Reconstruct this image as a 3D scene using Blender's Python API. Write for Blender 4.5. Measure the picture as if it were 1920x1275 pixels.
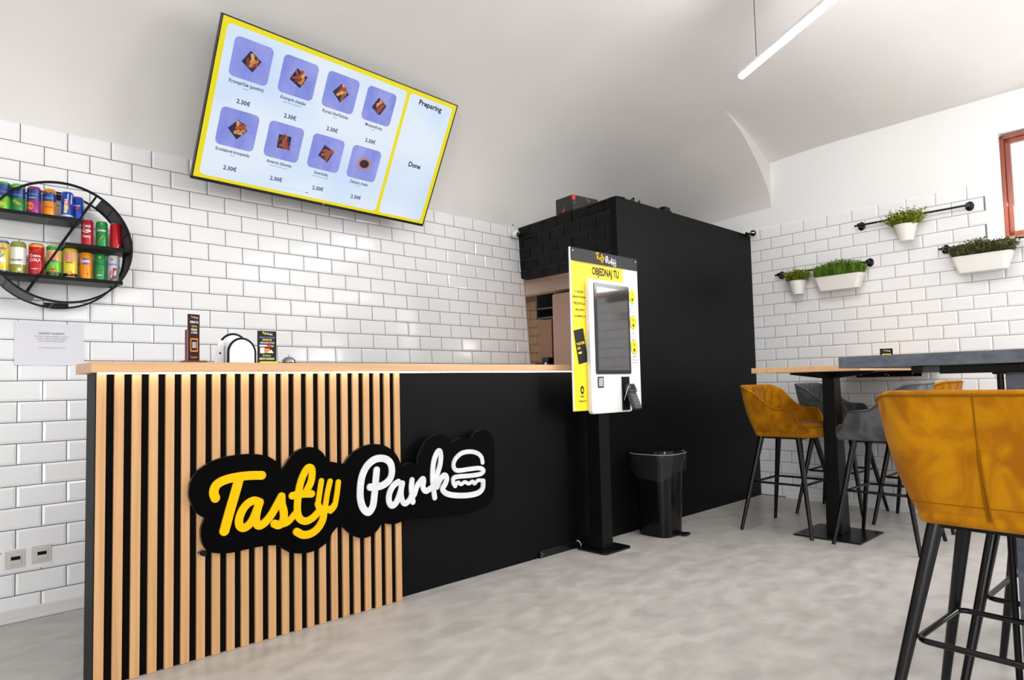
import bpy, bmesh, math, random, json
from mathutils import Vector, Matrix
from math import sin, cos, pi, sqrt, radians
for o in list(bpy.data.objects): bpy.data.objects.remove(o)
scene = bpy.context.scene
COL = scene.collection
random.seed(7)
# ------------------------------------------------------------------ camera
CAM = Vector((-0.457, -4.033, 1.041))
RX = Vector((0.725, -0.689, -0.023)); RZ = Vector((0.689, 0.723, 0.055))
RZ.normalize(); RX = (RX - RX.dot(RZ)*RZ).normalized(); RY = RZ.cross(RX)   # RY points down in the picture
cd = bpy.data.cameras.new('camera'); cam = bpy.data.objects.new('camera', cd); COL.objects.link(cam)
mw = Matrix.Identity(4)
for i in range(3):
    mw[i][0] = RX[i]; mw[i][1] = -RY[i]; mw[i][2] = -RZ[i]; mw[i][3] = CAM[i]
cam.matrix_world = mw
cd.sensor_fit = 'HORIZONTAL'; cd.sensor_width = 36.0; cd.lens = 36.0*1229.4/1920; cd.shift_y = 16.47/1920
cd.clip_start = 0.05; cd.clip_end = 100
scene.camera = cam
# ------------------------------------------------------------------ world, exposure
w = bpy.data.worlds.new('world'); scene.world = w; w.use_nodes = True
w.node_tree.nodes['Background'].inputs[0].default_value = (0.92, 0.96, 1.0, 1)
w.node_tree.nodes['Background'].inputs[1].default_value = 2.2
vs = scene.view_settings
vs.view_transform = 'Standard'; vs.look = 'None'; vs.gamma = 1; vs.use_curve_mapping = False
vs.exposure = -0.08
# ------------------------------------------------------------------ daylight: through the small window, plus added sources out of view
def area(name, loc, aim, sx, sy, power, color=(1, 1, 1)):
    l = bpy.data.lights.new(name, 'AREA'); l.shape = 'RECTANGLE'; l.size = sx; l.size_y = sy
    l.energy = power; l.color = color
    o = bpy.data.objects.new(name, l); COL.objects.link(o); o.location = loc
    d = Vector(aim) - Vector(loc); o.rotation_euler = d.to_track_quat('-Z', 'Y').to_euler()
    return o
area('added_daylight_front', (-1.15, -6.90, 1.7), (-.6, 0, -.4), 3.0, 1.9, 36, (1, .99, .975))  # added light in an invented front window behind the camera
area('added_daylight_side', (-2.90, -5.5, 1.4), (5.2, -3.2, -.4), 2.3, 2.2, 105, (1, .99, .975))  # added light from the left, in an invented glass door out of view
area('added_daylight_right', (4.95, -5.65, 1.8), (0, -4.6, .2), 1.4, 1.6, 75, (1, .99, .97))  # added side light, in an invented second window of the right wall
area('daylight_small_window', (5.45, -3.62, 2.42), (2, -3.5, .4), 1.05, .75, 25, (1, 1, 1))
# ------------------------------------------------------------------ materials
MATS = {}
def mat(name, color=(.8, .8, .8), rough=.5, metal=0, spec=.5, emis=None, es=1, coat=0, trans=0, alpha=1, sheen=0, ior=None):
    if name in MATS: return MATS[name]
    m = bpy.data.materials.new(name); m.use_nodes = True
    b = m.node_tree.nodes['Principled BSDF']
    b.inputs['Base Color'].default_value = (*color, 1); b.inputs['Roughness'].default_value = rough
    b.inputs['Metallic'].default_value = metal; b.inputs['Specular IOR Level'].default_value = spec
    b.inputs['Coat Weight'].default_value = coat; b.inputs['Transmission Weight'].default_value = trans
    b.inputs['Alpha'].default_value = alpha; b.inputs['Sheen Weight'].default_value = sheen
    if ior: b.inputs['IOR'].default_value = ior
    if emis: b.inputs['Emission Color'].default_value = (*emis, 1); b.inputs['Emission Strength'].default_value = es
    MATS[name] = m; return m
def noisy(m, c1, c2, scale=(5, 5, 5), detail=4, lo=.35, hi=.65, bump=0, bscale=None, rlo=None, rhi=None, distortion=0, coord='Object', sock='Base Color'):
    nt = m.node_tree; b = nt.nodes['Principled BSDF']
    tc = nt.nodes.new('ShaderNodeTexCoord'); mp = nt.nodes.new('ShaderNodeMapping'); mp.inputs['Scale'].default_value = scale
    n = nt.nodes.new('ShaderNodeTexNoise'); n.inputs['Scale'].default_value = 1; n.inputs['Detail'].default_value = detail
    n.inputs['Distortion'].default_value = distortion
    r = nt.nodes.new('ShaderNodeValToRGB'); r.color_ramp.elements[0].position = lo; r.color_ramp.elements[1].position = hi
    r.color_ramp.elements[0].color = (*c1, 1); r.color_ramp.elements[1].color = (*c2, 1)
    L = nt.links.new
    L(tc.outputs[coord], mp.inputs[0]); L(mp.outputs[0], n.inputs['Vector']); L(n.outputs[0], r.inputs[0]); L(r.outputs[0], b.inputs[sock])
    if bump:
        bp = nt.nodes.new('ShaderNodeBump'); bp.inputs['Strength'].default_value = bump; bp.inputs['Distance'].default_value = .01
        n2 = n
        if bscale:
            m2 = nt.nodes.new('ShaderNodeMapping'); m2.inputs['Scale'].default_value = bscale
            n2 = nt.nodes.new('ShaderNodeTexNoise'); n2.inputs['Scale'].default_value = 1; n2.inputs['Detail'].default_value = 6
            L(tc.outputs[coord], m2.inputs[0]); L(m2.outputs[0], n2.inputs['Vector'])
        L(n2.outputs[0], bp.inputs['Height']); L(bp.outputs[0], b.inputs['Normal'])
    if rlo is not None:
        mr = nt.nodes.new('ShaderNodeMapRange'); mr.inputs[3].default_value = rlo; mr.inputs[4].default_value = rhi
        mr.inputs[1].default_value = .3; mr.inputs[2].default_value = .7
        L(n.outputs[0], mr.inputs[0]); L(mr.outputs[0], b.inputs['Roughness'])
    return m
PLASTER = noisy(mat('plaster', rough=.9), (.72, .70, .68), (.78, .76, .74), (.9, .9, .9), 3, bump=.08, bscale=(9, 9, 9))
FLOOR = noisy(mat('concrete_floor', rough=.45, spec=.4), (.43, .415, .39), (.57, .55, .52), (7, 11, 1), 12, .32, .66, rlo=.28, rhi=.42, distortion=.4)
TILE = mat('white_glazed_tile', (.87, .877, .89), .12, spec=.5)
GROUT = mat('dark_grout', (.10, .10, .105), .9)
GROUTL = mat('grey_grout', (.20, .20, .21), .9)
BTILE = mat('black_tile', (.0022, .0022, .0025), .3, spec=.10)
BGROUT = mat('black_grout', (.002, .002, .002), .9)
BLACK = noisy(mat('black_laminate', (.003, .003, .0033), .45, spec=.09), (.0025, .0025, .0027), (.0035, .0035, .0038), (3, 3, 3))
CHAR = mat('charcoal_laminate', (.013, .013, .014), .55, spec=.12)
WOOD = noisy(mat('beech_wood', rough=.42), (.53, .285, .120), (.66, .39, .185), (60, 60, 1.6), 5, .3, .75)
WOODH = noisy(mat('beech_wood_top', rough=.4), (.58, .335, .16), (.70, .44, .235), (1.6, 40, 40), 5, .3, .75)
METAL = mat('black_metal', (.004, .004, .0045), .36, spec=.16)
METALG = mat('black_lacquered_tube', (.004, .004, .005), .24, spec=.35)
SCREW = mat('steel_screw', (.7, .7, .7), .3, 1)
SLATE = noisy(mat('slate_laminate', rough=.5), (.055, .068, .088), (.10, .118, .145), (14, 14, 30), 7, .35, .68, distortion=1.2)
YVEL = noisy(mat('mustard_velvet', rough=.85, spec=.1, sheen=.06), (.30, .105, .001), (.47, .195, .001), (9, 9, 6), 8, .38, .60, distortion=1.2)
GVEL = noisy(mat('grey_velvet', rough=.8, spec=.1, sheen=.1), (.07, .07, .075), (.145, .145, .153), (7, 7, 5), 5, .34, .6, distortion=1.5)
YSEAM = mat('mustard_piping', (.22, .085, .001), .8, spec=.1); GSEAM = mat('grey_piping', (.045, .045, .05), .7)
WPLAS = mat('white_plastic', (.80, .80, .80), .3)
POTM = mat('white_enamel', (.80, .79, .76), .25)
PAPER = mat('white_paper', (.76, .76, .82), .8)
INK = mat('black_ink', (.012, .012, .012), .7)
GREYINK = mat('grey_ink', (.25, .25, .27), .7)
YEL = mat('yellow_print', (.93, .70, .0), .45)
YLET = noisy(mat('yellow_acrylic', rough=.5, spec=.12), (.80, .46, .0), (.84, .50, .0), (20, 20, 20))
WLET = noisy(mat('white_acrylic', rough=.5, spec=.15), (.66, .67, .70), (.78, .78, .80), (20, 20, 20))
SIGNB = mat('sign_black', (.001, .001, .0011), .4, spec=.04)
SIGNE = mat('sign_edge', (.02, .02, .02), .3)
# ------------------------------------------------------------------ object helpers
def setp(o, label=None, cat=None, group=None, kind=None):
    if label: o['label'] = label
    if cat: o['category'] = cat
    if group: o['group'] = group
    if kind: o['kind'] = kind
    return o
def thing(name, label, cat, loc=(0, 0, 0), rz=0, group=None):
    o = bpy.data.objects.new(name, None); COL.objects.link(o); o.empty_display_size = .1
    o.location = loc; o.rotation_euler = (0, 0, rz)
    return setp(o, label, cat, group)
def copy_tree(o, parent=None):
    c = o.copy(); COL.objects.link(c)
    if parent: c.parent = parent
    for ch in list(o.children): copy_tree(ch, c)
    return c
class MB:
    def __init__(s): s.v = []; s.f = []; s.m = []; s.sm = []
    def add(s, vs_, fs, mi=0, smooth=False):
        b = len(s.v); s.v += [tuple(v) for v in vs_]
        for f in fs: s.f.append([b+i for i in f]); s.m.append(mi); s.sm.append(smooth)
        return s
    def box(s, x0, x1, y0, y1, z0, z1, mi=0, M=None):
        vs_ = [Vector((x, y, z)) for x in (x0, x1) for y in (y0, y1) for z in (z0, z1)]
        if M: vs_ = [M @ v for v in vs_]
        return s.add(vs_, [(0, 1, 3, 2), (4, 6, 7, 5), (0, 4, 5, 1), (2, 3, 7, 6), (0, 2, 6, 4), (1, 5, 7, 3)], mi)
    def quad(s, a, b, c, d, mi=0): return s.add([a, b, c, d], [(0, 1, 2, 3)], mi)
    def poly(s, pts, mi=0): return s.add(pts, [tuple(range(len(pts)))], mi)
    def prism(s, pts, z0, z1, mi=0, M=None):
        n = len(pts); vs_ = [Vector((x, y, z0)) for x, y in pts]+[Vector((x, y, z1)) for x, y in pts]
        if M: vs_ = [M @ v for v in vs_]
        return s.add(vs_, [tuple(range(n-1, -1, -1)), tuple(range(n, 2*n))]+[(i, (i+1) % n, n+(i+1) % n, n+i) for i in range(n)], mi)
    def cyl(s, a, b, r0, r1=None, n=16, mi=0, caps=True):
        a = Vector(a); b = Vector(b); r1 = r0 if r1 is None else r1
        d = (b-a).normalized(); u = d.orthogonal().normalized(); v = d.cross(u)
        vs_ = [a+r0*(cos(2*pi*i/n)*u+sin(2*pi*i/n)*v) for i in range(n)]+[b+r1*(cos(2*pi*i/n)*u+sin(2*pi*i/n)*v) for i in range(n)]
        s.add(vs_, [(i, (i+1) % n, n+(i+1) % n, n+i) for i in range(n)], mi, True)
        if caps: s.add(vs_[:n], [tuple(range(n-1, -1, -1))], mi); s.add(vs_[n:], [tuple(range(n))], mi)
        return s
    def tube(s, pts, r, n=10, mi=0, closed=False, caps=True):
        P = [Vector(p) for p in pts]; N = len(P); rings = []
        up = None
        for i, p in enumerate(P):
            t = (P[(i+1) % N]-P[i-1]) if closed else (P[min(i+1, N-1)]-P[max(i-1, 0)])
            t.normalize()
            if up is None: up = t.orthogonal().normalized()
            up = (up-up.dot(t)*t).normalized(); v = t.cross(up)
            rr = r[i] if isinstance(r, (list, tuple)) else r
            rings.append([p+rr*(cos(2*pi*k/n)*up+sin(2*pi*k/n)*v) for k in range(n)])
        vs_ = [q for g in rings for q in g]; fs = []
        for i in range(N if closed else N-1):
            j = (i+1) % N
            for k in range(n): fs.append((i*n+k, i*n+(k+1) % n, j*n+(k+1) % n, j*n+k))
        s.add(vs_, fs, mi, True)
        if caps and not closed:
            s.add(rings[0], [tuple(range(n-1, -1, -1))], mi); s.add(rings[-1], [tuple(range(n))], mi)
        return s
    def lathe(s, prof, n=24, mi=0, c=(0, 0, 0), smooth=True, caps=True):
        vs_ = []; fs = []
        for r, z in prof:
            for k in range(n): vs_.append((c[0]+r*cos(2*pi*k/n), c[1]+r*sin(2*pi*k/n), c[2]+z))
        for i in range(len(prof)-1):
            for k in range(n): fs.append((i*n+k, i*n+(k+1) % n, (i+1)*n+(k+1) % n, (i+1)*n+k))
        s.add(vs_, fs, mi, smooth)
        if caps:
            s.add(vs_[:n], [tuple(range(n-1, -1, -1))], mi); s.add(vs_[-n:], [tuple(range(n))], mi)
        return s
    def grid(s, P, mi=0, smooth=True, closeu=False):
        nu = len(P); nv = len(P[0]); vs_ = [q for row in P for q in row]; fs = []
        for i in range(nu if closeu else nu-1):
            j = (i+1) % nu
            for k in range(nv-1): fs.append((i*nv+k, j*nv+k, j*nv+k+1, i*nv+k+1))
        return s.add(vs_, fs, mi, smooth)
    def build(s, name, mats, parent=None, bevel=0, seg=2, M=None, sub=0, weld=False, kind=None):
        me = bpy.data.meshes.new(name)
        vv = [M @ Vector(v) for v in s.v] if M else s.v
        me.from_pydata(vv, [], s.f)
        if not isinstance(mats, (list, tuple)): mats = [mats]
        for m_ in mats: me.materials.append(m_)
        me.polygons.foreach_set('material_index', s.m); me.polygons.foreach_set('use_smooth', s.sm)
        if weld:
            bm = bmesh.new(); bm.from_mesh(me); bmesh.ops.remove_doubles(bm, verts=bm.verts, dist=weld if weld is not True else 1e-5)
            bmesh.ops.recalc_face_normals(bm, faces=bm.faces); bm.to_mesh(me); bm.free()
        me.update()
        o = bpy.data.objects.new(name, me); COL.objects.link(o)
        if parent: o.parent = parent
        if bevel:
            b = o.modifiers.new('bevel', 'BEVEL'); b.width = bevel; b.segments = seg; b.limit_method = 'ANGLE'; b.angle_limit = radians(40)
            b.harden_normals = False
        if sub:
            b = o.modifiers.new('sub', 'SUBSURF'); b.levels = sub; b.render_levels = sub
        if kind: o['kind'] = kind
        return o
def box(name, m, parent, x0, x1, y0, y1, z0, z1, bevel=0, **k):
    return MB().box(x0, x1, y0, y1, z0, z1).build(name, m, parent, bevel, **k)
def catmull(P, n=8):
    P = [Vector((*p, 0)) if len(p) == 2 else Vector(p) for p in P]; out = []
    for i in range(len(P)-1):
        p0 = P[i-1] if i > 0 else 2*P[0]-P[1]; p1 = P[i]; p2 = P[i+1]; p3 = P[i+2] if i+2 < len(P) else 2*P[-1]-P[-2]
        for k in range(n):
            t = k/n
            out.append(.5*((2*p1)+(p2-p0)*t+(2*p0-5*p1+4*p2-p3)*t*t+(3*p1-p0-3*p2+p3)*t**3))
    out.append(P[-1]); return out
def rrect(x0, x1, y0, y1, r, n=6):
    pts = []
    for cx, cy, a0 in ((x1-r, y1-r, 0), (x0+r, y1-r, pi/2), (x0+r, y0+r, pi), (x1-r, y0+r, 1.5*pi)):
        for i in range(n+1): a = a0+pi/2*i/n; pts.append((cx+r*cos(a), cy+r*sin(a)))
    return pts
# text as flat mesh; returns (verts, faces, width)
_TC = {}
def text_mesh(s, size=1.0, res=3, bold=0.0):
    key = (s, res, bold)
    if key not in _TC:
        cu = bpy.data.curves.new('t', 'FONT'); cu.body = s; cu.size = 1; cu.resolution_u = res; cu.fill_mode = 'FRONT'; cu.offset = bold
        o = bpy.data.objects.new('t', cu); COL.objects.link(o)
        dg = bpy.context.evaluated_depsgraph_get(); me = bpy.data.meshes.new_from_object(o.evaluated_get(dg))
        _TC[key] = ([v.co.copy() for v in me.vertices], [tuple(p.vertices) for p in me.polygons])
        bpy.data.objects.remove(o); bpy.data.curves.remove(cu); bpy.data.meshes.remove(me)
    V, F = _TC[key]
    if not V: return [], [], 0
    x0 = min(v.x for v in V); x1 = max(v.x for v in V)
    return [Vector(((v.x-x0)*size, v.y*size, 0)) for v in V], F, (x1-x0)*size
def put_text(mb, s, M, x=0, y=0, size=.02, align='c', mi=0, width=None, bold=0.0, rot=0):
    V, F, W_ = text_mesh(s, size, bold=bold)
    if not V: return
    sx = 1 if width is None else width/W_
    off = {'c': -W_*sx/2, 'l': 0, 'r': -W_*sx}[align]
    R = Matrix.Rotation(rot, 4, 'Z')
    mb.add([M @ (Vector((x, y, 0)) + R @ Vector((v.x*sx+off, v.y, 0))) for v in V], F, mi)
def frame(origin, ux, uy):
    ux = Vector(ux).normalized(); uy = Vector(uy); uy = (uy-uy.dot(ux)*ux).normalized(); uz = ux.cross(uy)
    M = Matrix.Identity(4)
    for i in range(3): M[i][0] = ux[i]; M[i][1] = uy[i]; M[i][2] = uz[i]; M[i][3] = origin[i]
    return M
# ------------------------------------------------------------------ room frames
KA = -math.atan(0.04413); CA, SA = cos(KA), sin(KA)
def T(x, y, z): return Vector((CA*x-SA*y, SA*x+CA*y, z))
FY = -1.2336                     # plane of the counter front and the black wall
def BW(x, h, off=0):             # back wall, x along it, h up from the tile top, off towards the room
    p = T(x, .076*h+.056*x, 2.415+h)
    return p+off*NB
_a = T(1, .056, 0); _b = T(0, .076, 1); NB = _a.cross(_b).normalized()
if NB.y > 0: NB = -NB
UB = _a.normalized(); VB = _b.normalized()
def RW(s, z, off=0):             # right wall, s metres along -y (old frame), z height
    return T(5.331-off, -1.092-s, z)
UR = T(0, -1, 0)-T(0, 0, 0); NR = T(-1, 0, 0)-T(0, 0, 0)
def rwx(y): return (5.331+.0441*y)/.999
def wall_y(x): # back wall y at tile top height
    return BW(x, 0).y
# ================================================================== ROOM
def tile_mesh(mb, F, u0, u1, vtop, rows, rowh=.1, pitch=.2, shift=0.0, holes=(), vmin=-99, bev=.011, lift=.0045, gap=.0016, step=1, mi=0):
    """F(u,v,w) -> point; rows go down from vtop; odd rows are shifted by half a tile"""
    for r in range(rows):
        v1 = vtop-r*rowh-gap; v0 = max(vtop-(r+1)*rowh+gap, vmin)
        if v1-v0 < .012: continue
        sh = shift+(pitch/2 if r % 2 else 0)
        k0 = math.floor((u0-sh)/pitch); k1 = math.ceil((u1-sh)/pitch)
        for k in range(k0, k1):
            a = max(sh+k*pitch+gap, u0+gap); b = min(sh+(k+1)*pitch-gap, u1-gap); c0, c1 = v0, v1
            if b-a < .012: continue
            skip = False
            for (ha, hb, hc, hd) in holes:
                if a < hb and b > ha and c0 < hd and c1 > hc:
                    if a < ha and ha-a > .01 and (hb > b): b = ha-gap
                    elif b > hb and b-hb > .01: a = hb+gap
                    elif c0 < hc and hc-c0 > .01: c1 = hc-gap
                    elif c1 > hd and c1-hd > .01: c0 = hd+gap
                    else: skip = True
            if skip or b-a < .012 or c1-c0 < .012: continue
            e = min(bev, (b-a)*.3, (c1-c0)*.3)
            j = lambda: random.uniform(-.0004, .0004)
            z0, z1, z2, z3 = lift+j(), lift+j(), lift+j(), lift+j()
            V = [F(a, c0, 0.0008), F(b, c0, 0.0008), F(b, c1, 0.0008), F(a, c1, 0.0008),
                 F(a+e, c0+e, z0), F(b-e, c0+e, z1), F(b-e, c1-e, z2), F(a+e, c1-e, z3)]
            mb.add(V, [(4, 5, 6, 7), (0, 1, 5, 4), (1, 2, 6, 5), (2, 3, 7, 6), (3, 0, 4, 7)], mi)
# floor
YB = 2.4; YFR = -7.0; XL = -3.0
mb = MB(); mb.box(XL-.1, 6.4, YFR-.1, YB+.1, -.08, 0); mb.build('floor', FLOOR, kind='structure')
# back wall: tiles to 2.415, the plaster vault above belongs to the ceiling
mb = MB()
FB = lambda u, v, w_: BW(u, v, w_)
mb.quad(BW(-3.05, -2.43, -.001), BW(3.56, -2.43, -.001), BW(3.56, 0.0, -.001), BW(-3.05, 0.0, -.001), 1)
tile_mesh(mb, FB, -3.05, 3.555, 0, 24, shift=0, gap=.0018)
mb.quad(BW(3.56, -2.43, 0), BW(3.56, -2.43, -.5), BW(3.56, .6, -.5), BW(3.56, .6, 0), 2)
wall_back = mb.build('wall_back', [TILE, GROUT, PLASTER], kind='structure')
# baseboard of the back wall
mb = MB()
prof = [(0, .056), (.009, .056), (.012, .05), (.012, .02), (.02, .016), (.022, .008), (.022, 0), (0, 0)]
for i in range(len(prof)-1):
    (o0, z0), (o1, z1) = prof[i], prof[i+1]
    mb.quad(BW(-3.05, z0-2.415, o0), BW(3.55, z0-2.415, o0), BW(3.55, z1-2.415, o1), BW(-3.05, z1-2.415, o1))
mb.build('baseboard_back', mat('white_skirting', (.70, .70, .69), .35), kind='structure')
# right wall with the small window
WH = (1.712, 2.93, 1.985, 2.862)       # window hole: s0 s1 z0 z1
S1 = 6.0
WH2 = (3.68, 5.12, .9, 2.6)        # larger window added behind the camera for more daylight
mb = MB()
FR = lambda u, v, w_: RW(u, v, w_)
def rquad(s0, s1, z0, z1, off, mi): mb.quad(RW(s0, z0, off), RW(s1, z0, off), RW(s1, z1, off), RW(s0, z1, off), mi)
rquad(-1.3, WH[0], 0, 2.408, -.001, 1); rquad(WH[0], WH[1], 0, WH[2], -.001, 1); rquad(WH[1], WH2[0], 0, 2.408, -.001, 1); rquad(WH2[0], WH2[1], 0, WH2[2], -.001, 1); rquad(WH2[1], S1, 0, 2.408, -.001, 1)
rquad(-1.3, WH[0], 2.408, 3.6, .002, 2); rquad(WH[0], WH[1], WH[3], 3.6, .002, 2); rquad(WH[1], WH2[0], 2.408, 3.6, .002, 2); rquad(WH2[0], WH2[1], WH2[3], 3.6, .002, 2); rquad(WH2[1], S1, 2.408, 3.6, .002, 2)
tile_mesh(mb, FR, -.35, S1, 2.408, 24, holes=[WH, WH2], lift=.0036, gap=.0017)
D = -.42
s0, s1, z0, z1 = WH
mb.quad(RW(s0, z0, .004), RW(s0, z1, .004), RW(s0+.04, z1-.04, D), RW(s0+.04, z0, D), 2)
mb.quad(RW(s1, z0, .004), RW(s1, z1, .004), RW(s1-.04, z1-.04, D), RW(s1-.04, z0, D), 2)
mb.quad(RW(s0, z1, .004), RW(s1, z1, .004), RW(s1-.04, z1-.04, D), RW(s0+.04, z1-.04, D), 2)
mb.quad(RW(s0, z0, .004), RW(s1, z0, .004), RW(s1-.04, z0, D), RW(s0+.04, z0, D), 2)
wall_right = mb.build('wall_right', [TILE, GROUTL, mat('white_wall_paint', (.87, .875, .875), .9)], kind='structure')
mb = MB(); mb.prism([(0, 0), (.012, 0), (.012, .042), (.006, .048), (0, .048)], 0, 1)
base = MB()
for (o0, q0), (o1, q1) in zip([(.012, 0), (.012, .042), (.007, .048)], [(.012, .042), (.007, .048), (0, .048)]):
    base.quad(RW(.14, q0, o0), RW(S1, q0, o0), RW(S1, q1, o1), RW(.14, q1, o1))
base.build('baseboard_right', TILE, kind='structure')
# the brown window
win = thing('window_1', None, None)
win['kind'] = 'structure'
BR = noisy(mat('brown_window_wood', rough=.35), (.19, .038, .017), (.26, .058, .027), (3, 40, 3), 4)
def wbar(mb_, sa, sb, za, zb, oa, ob, mi=0):
    V = [RW(s_, z_, o_) for s_ in (sa, sb) for z_ in (za, zb) for o_ in (oa, ob)]
    mb_.add(V, [(0, 1, 3, 2), (4, 6, 7, 5), (0, 4, 5, 1), (2, 3, 7, 6), (0, 2, 6, 4), (1, 5, 7, 3)], mi)
sa, sb, za, zb = s0+.03, s1-.03, 2.03, z1-.05
mb = MB()
for q in ((sa, sa+.028, za, zb), (sb-.028, sb, za, zb), (sa, sb, zb-.028, zb), (sa, sb, za, za+.028)): wbar(mb, *q, -.40, -.33)
mb.build('window_frame', BR, win, bevel=.004)
mb = MB()
for q in ((sa+.028, sa+.062, za+.028, zb-.028), (sb-.062, sb-.028, za+.028, zb-.028), (sa+.03, sb-.03, zb-.062, zb-.028), (sa+.03, sb-.03, za+.028, za+.062)): wbar(mb, *q, -.39, -.345)
mb.build('sash', BR, win, bevel=.005)
mb = MB(); wbar(mb, sa+.055, sb-.055, za+.055, zb-.055, -.372, -.366)
mb.build('glass_pane', mat('window_glass', (1, 1, 1), 0, trans=1, ior=1.02), win)
# left and front walls (behind the camera) with openings added to let daylight in
PW = MATS['white_wall_paint']
def wall_with_holes(name, P, a0, a1, holes, h=3.6):
    """P(a,z) -> point ; holes (a0,a1,z0,z1) sorted along a"""
    mb_ = MB(); x = a0
    for (h0, h1, hz0, hz1) in holes:
        mb_.quad(P(x, 0), P(h0, 0), P(h0, h), P(x, h)); x = h1
        if hz0 > 0: mb_.quad(P(h0, 0), P(h1, 0), P(h1, hz0), P(h0, hz0))
        mb_.quad(P(h0, hz1), P(h1, hz1), P(h1, h), P(h0, h))
    mb_.quad(P(x, 0), P(a1, 0), P(a1, h), P(x, h))
    return mb_.build(name, PW, kind='structure')
wall_with_holes('wall_left', lambda a, z: Vector((XL, a, z)), YFR, .2, [(-6.7, -4.4, .2, 2.4)])
wall_with_holes('wall_front', lambda a, z: Vector((a, YFR, z)), XL, 5.2, [(-2.65, .35, .6, 2.6)])
def frame_window(name, P, a0, a1, z0, z1, t):
    wn = thing(name, None, None); wn['kind'] = 'structure'
    mb_ = MB()
    def bar(aa, ab, ya, yb):
        V = [P(a_, z_)+t*k for a_ in (aa, ab) for z_ in (ya, yb) for k in (-.03, .03)]
        mb_.add(V, [(0, 1, 3, 2), (4, 6, 7, 5), (0, 4, 5, 1), (2, 3, 7, 6), (0, 2, 6, 4), (1, 5, 7, 3)])
    am = (a0+a1)/2
    for q in ((a0, a0+.06, z0, z1), (a1-.06, a1, z0, z1), (a0, a1, z0, z0+.06), (a0, a1, z1-.06, z1), (am-.03, am+.03, z0, z1)): bar(*q)
    mb_.build('window_frame', BR, wn)
frame_window('added_window_2', lambda a, z: Vector((a, YFR-.05, z)), -2.65, .35, .6, 2.6, Vector((0, 1, 0)))  # unseen window, added around the front daylight
frame_window('added_window_3', lambda a, z: RW(a, z, -.05), WH2[0], WH2[1], WH2[2], WH2[3], Vector((1, 0, 0)))  # unseen window, added around the right-hand daylight
frame_window('added_door_1', lambda a, z: Vector((XL-.05, a, z)), -6.7, -4.4, .2, 2.4, Vector((1, 0, 0)))  # unseen door, added around the left-hand daylight
# vaulted ceiling: springs from the back wall; a groin runs from the right wall at y = -1.45
H, WV = .98, 2.2; YG = -1.45
def ez(d): return sqrt(max(0, 1-(1-min(d/WV, 1))**2))
def cz(x, y, branch):
    d = max(wall_y(x)-y, 0); xr = rwx(y)
    t = min(max((x-3.2)/(xr-3.2), 0), 1); g = 1-t**3*(1-.56/(H*ez(1.45)))
    v = H*ez(d)*g
    if branch == 'A':
        tA = min(max((x-4.45)/(xr-4.45), 0), 1); v *= 1-.72*(1-sqrt(max(0, 1-tA*tA)))**.9
    return 2.415+v
NX = 90
def xs(y):
    a = [XL+(4.45-XL)*i/50 for i in range(50)]; b = [4.45+(rwx(y)+.0-4.45)*i/(NX-50) for i in range(NX-50+1)]
    return a+b
yR = [YFR+(YG-YFR)*(i/60)**.8 for i in range(61)]
mb = MB(); mb.grid([[Vector((x, y, cz(x, y, 'R'))) for y in yR] for x in range(0)] or [[Vector((xs(y)[i], y, cz(xs(y)[i], y, 'R'))) for y in yR] for i in range(NX+1)])
rowsA = 40
def yA(x, k): d0 = wall_y(x)-YG; f_ = (1-k/rowsA)**1.8; return wall_y(x)-d0*f_
PA = []
for i in range(NX+1):
    col = []
    x = xs(YG)[i]
    for k in range(rowsA+1):
        y = yA(x, k); xx = x if i < 50 else 4.45+(rwx(y)-4.45)*(i-50)/(NX-50)
        col.append(Vector((xx, y, cz(xx, y, 'A'))))
    PA.append(col)
mb.grid(PA)
# facet of the groin
for i in range(50, NX):
    x0_, x1_ = xs(YG)[i], xs(YG)[i+1]
    mb.quad(Vector((x0_, YG, cz(x0_, YG, 'A'))), Vector((x1_, YG, cz(x1_, YG, 'A'))), Vector((x1_, YG, cz(x1_, YG, 'R'))), Vector((x0_, YG, cz(x0_, YG, 'R'))))
ceil = mb.build('ceiling', PLASTER, kind='structure')
# black partition in front of the kitchen, with the tiled fascia over the passage
PX0 = 3.263; PXB = 3.532; ZT = 2.366; ZB0 = 1.905; ZB1 = 1.962
wk = thing('wall_kitchen', None, None); wk['kind'] = 'structure'
mb = MB()
xr = rwx(FY)-.002
mb.box(PX0, xr, FY, FY+.06, 0, ZT)                      # black face towards the room
V = [Vector(p) for p in ((PX0, FY+.06, ZT-.02), (xr, FY+.06, ZT-.02), (xr, -.06, ZT+.02), (PXB, -.0, ZT+.03))]
mb.poly(V); mb.poly([v+Vector((0, 0, -.05)) for v in V])
mb.build('black_panel', BLACK, wk, bevel=.002)
mb = MB()
fa, fb = Vector((PX0, FY, 0)), Vector((PXB-.002, .035, 0)); fl = (fb-fa).length; fu = (fb-fa).normalized(); fn = Vector((fu.y, -fu.x, 0))
if fn.x > 0: fn = -fn
FP = lambda u, v, w_: fa+fu*u+fn*w_+Vector((0, 0, v))
zt = lambda u: ZT+(2.415-ZT)*u/fl
zb = lambda u: ZB0+(ZB1-ZB0)*u/fl
mb.quad(FP(0, zb(0), 0), FP(fl, zb(fl), 0), FP(fl, zt(fl), 0), FP(0, zt(0), 0), 1)
mb.quad(FP(0, zb(0), 0), FP(fl, zb(fl), 0), FP(fl, zb(fl), -.10), FP(0, zb(0), -.10), 1)
mb.quad(FP(0, zt(0), 0), FP(fl, zt(fl), 0), FP(fl, zt(fl), -.10), FP(0, zt(0), -.10), 1)
FPs = lambda u, v, w_: fa+fu*u+fn*w_+Vector((0, 0, zb(u)+(v/.46)*(zt(u)-zb(u))))
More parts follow.
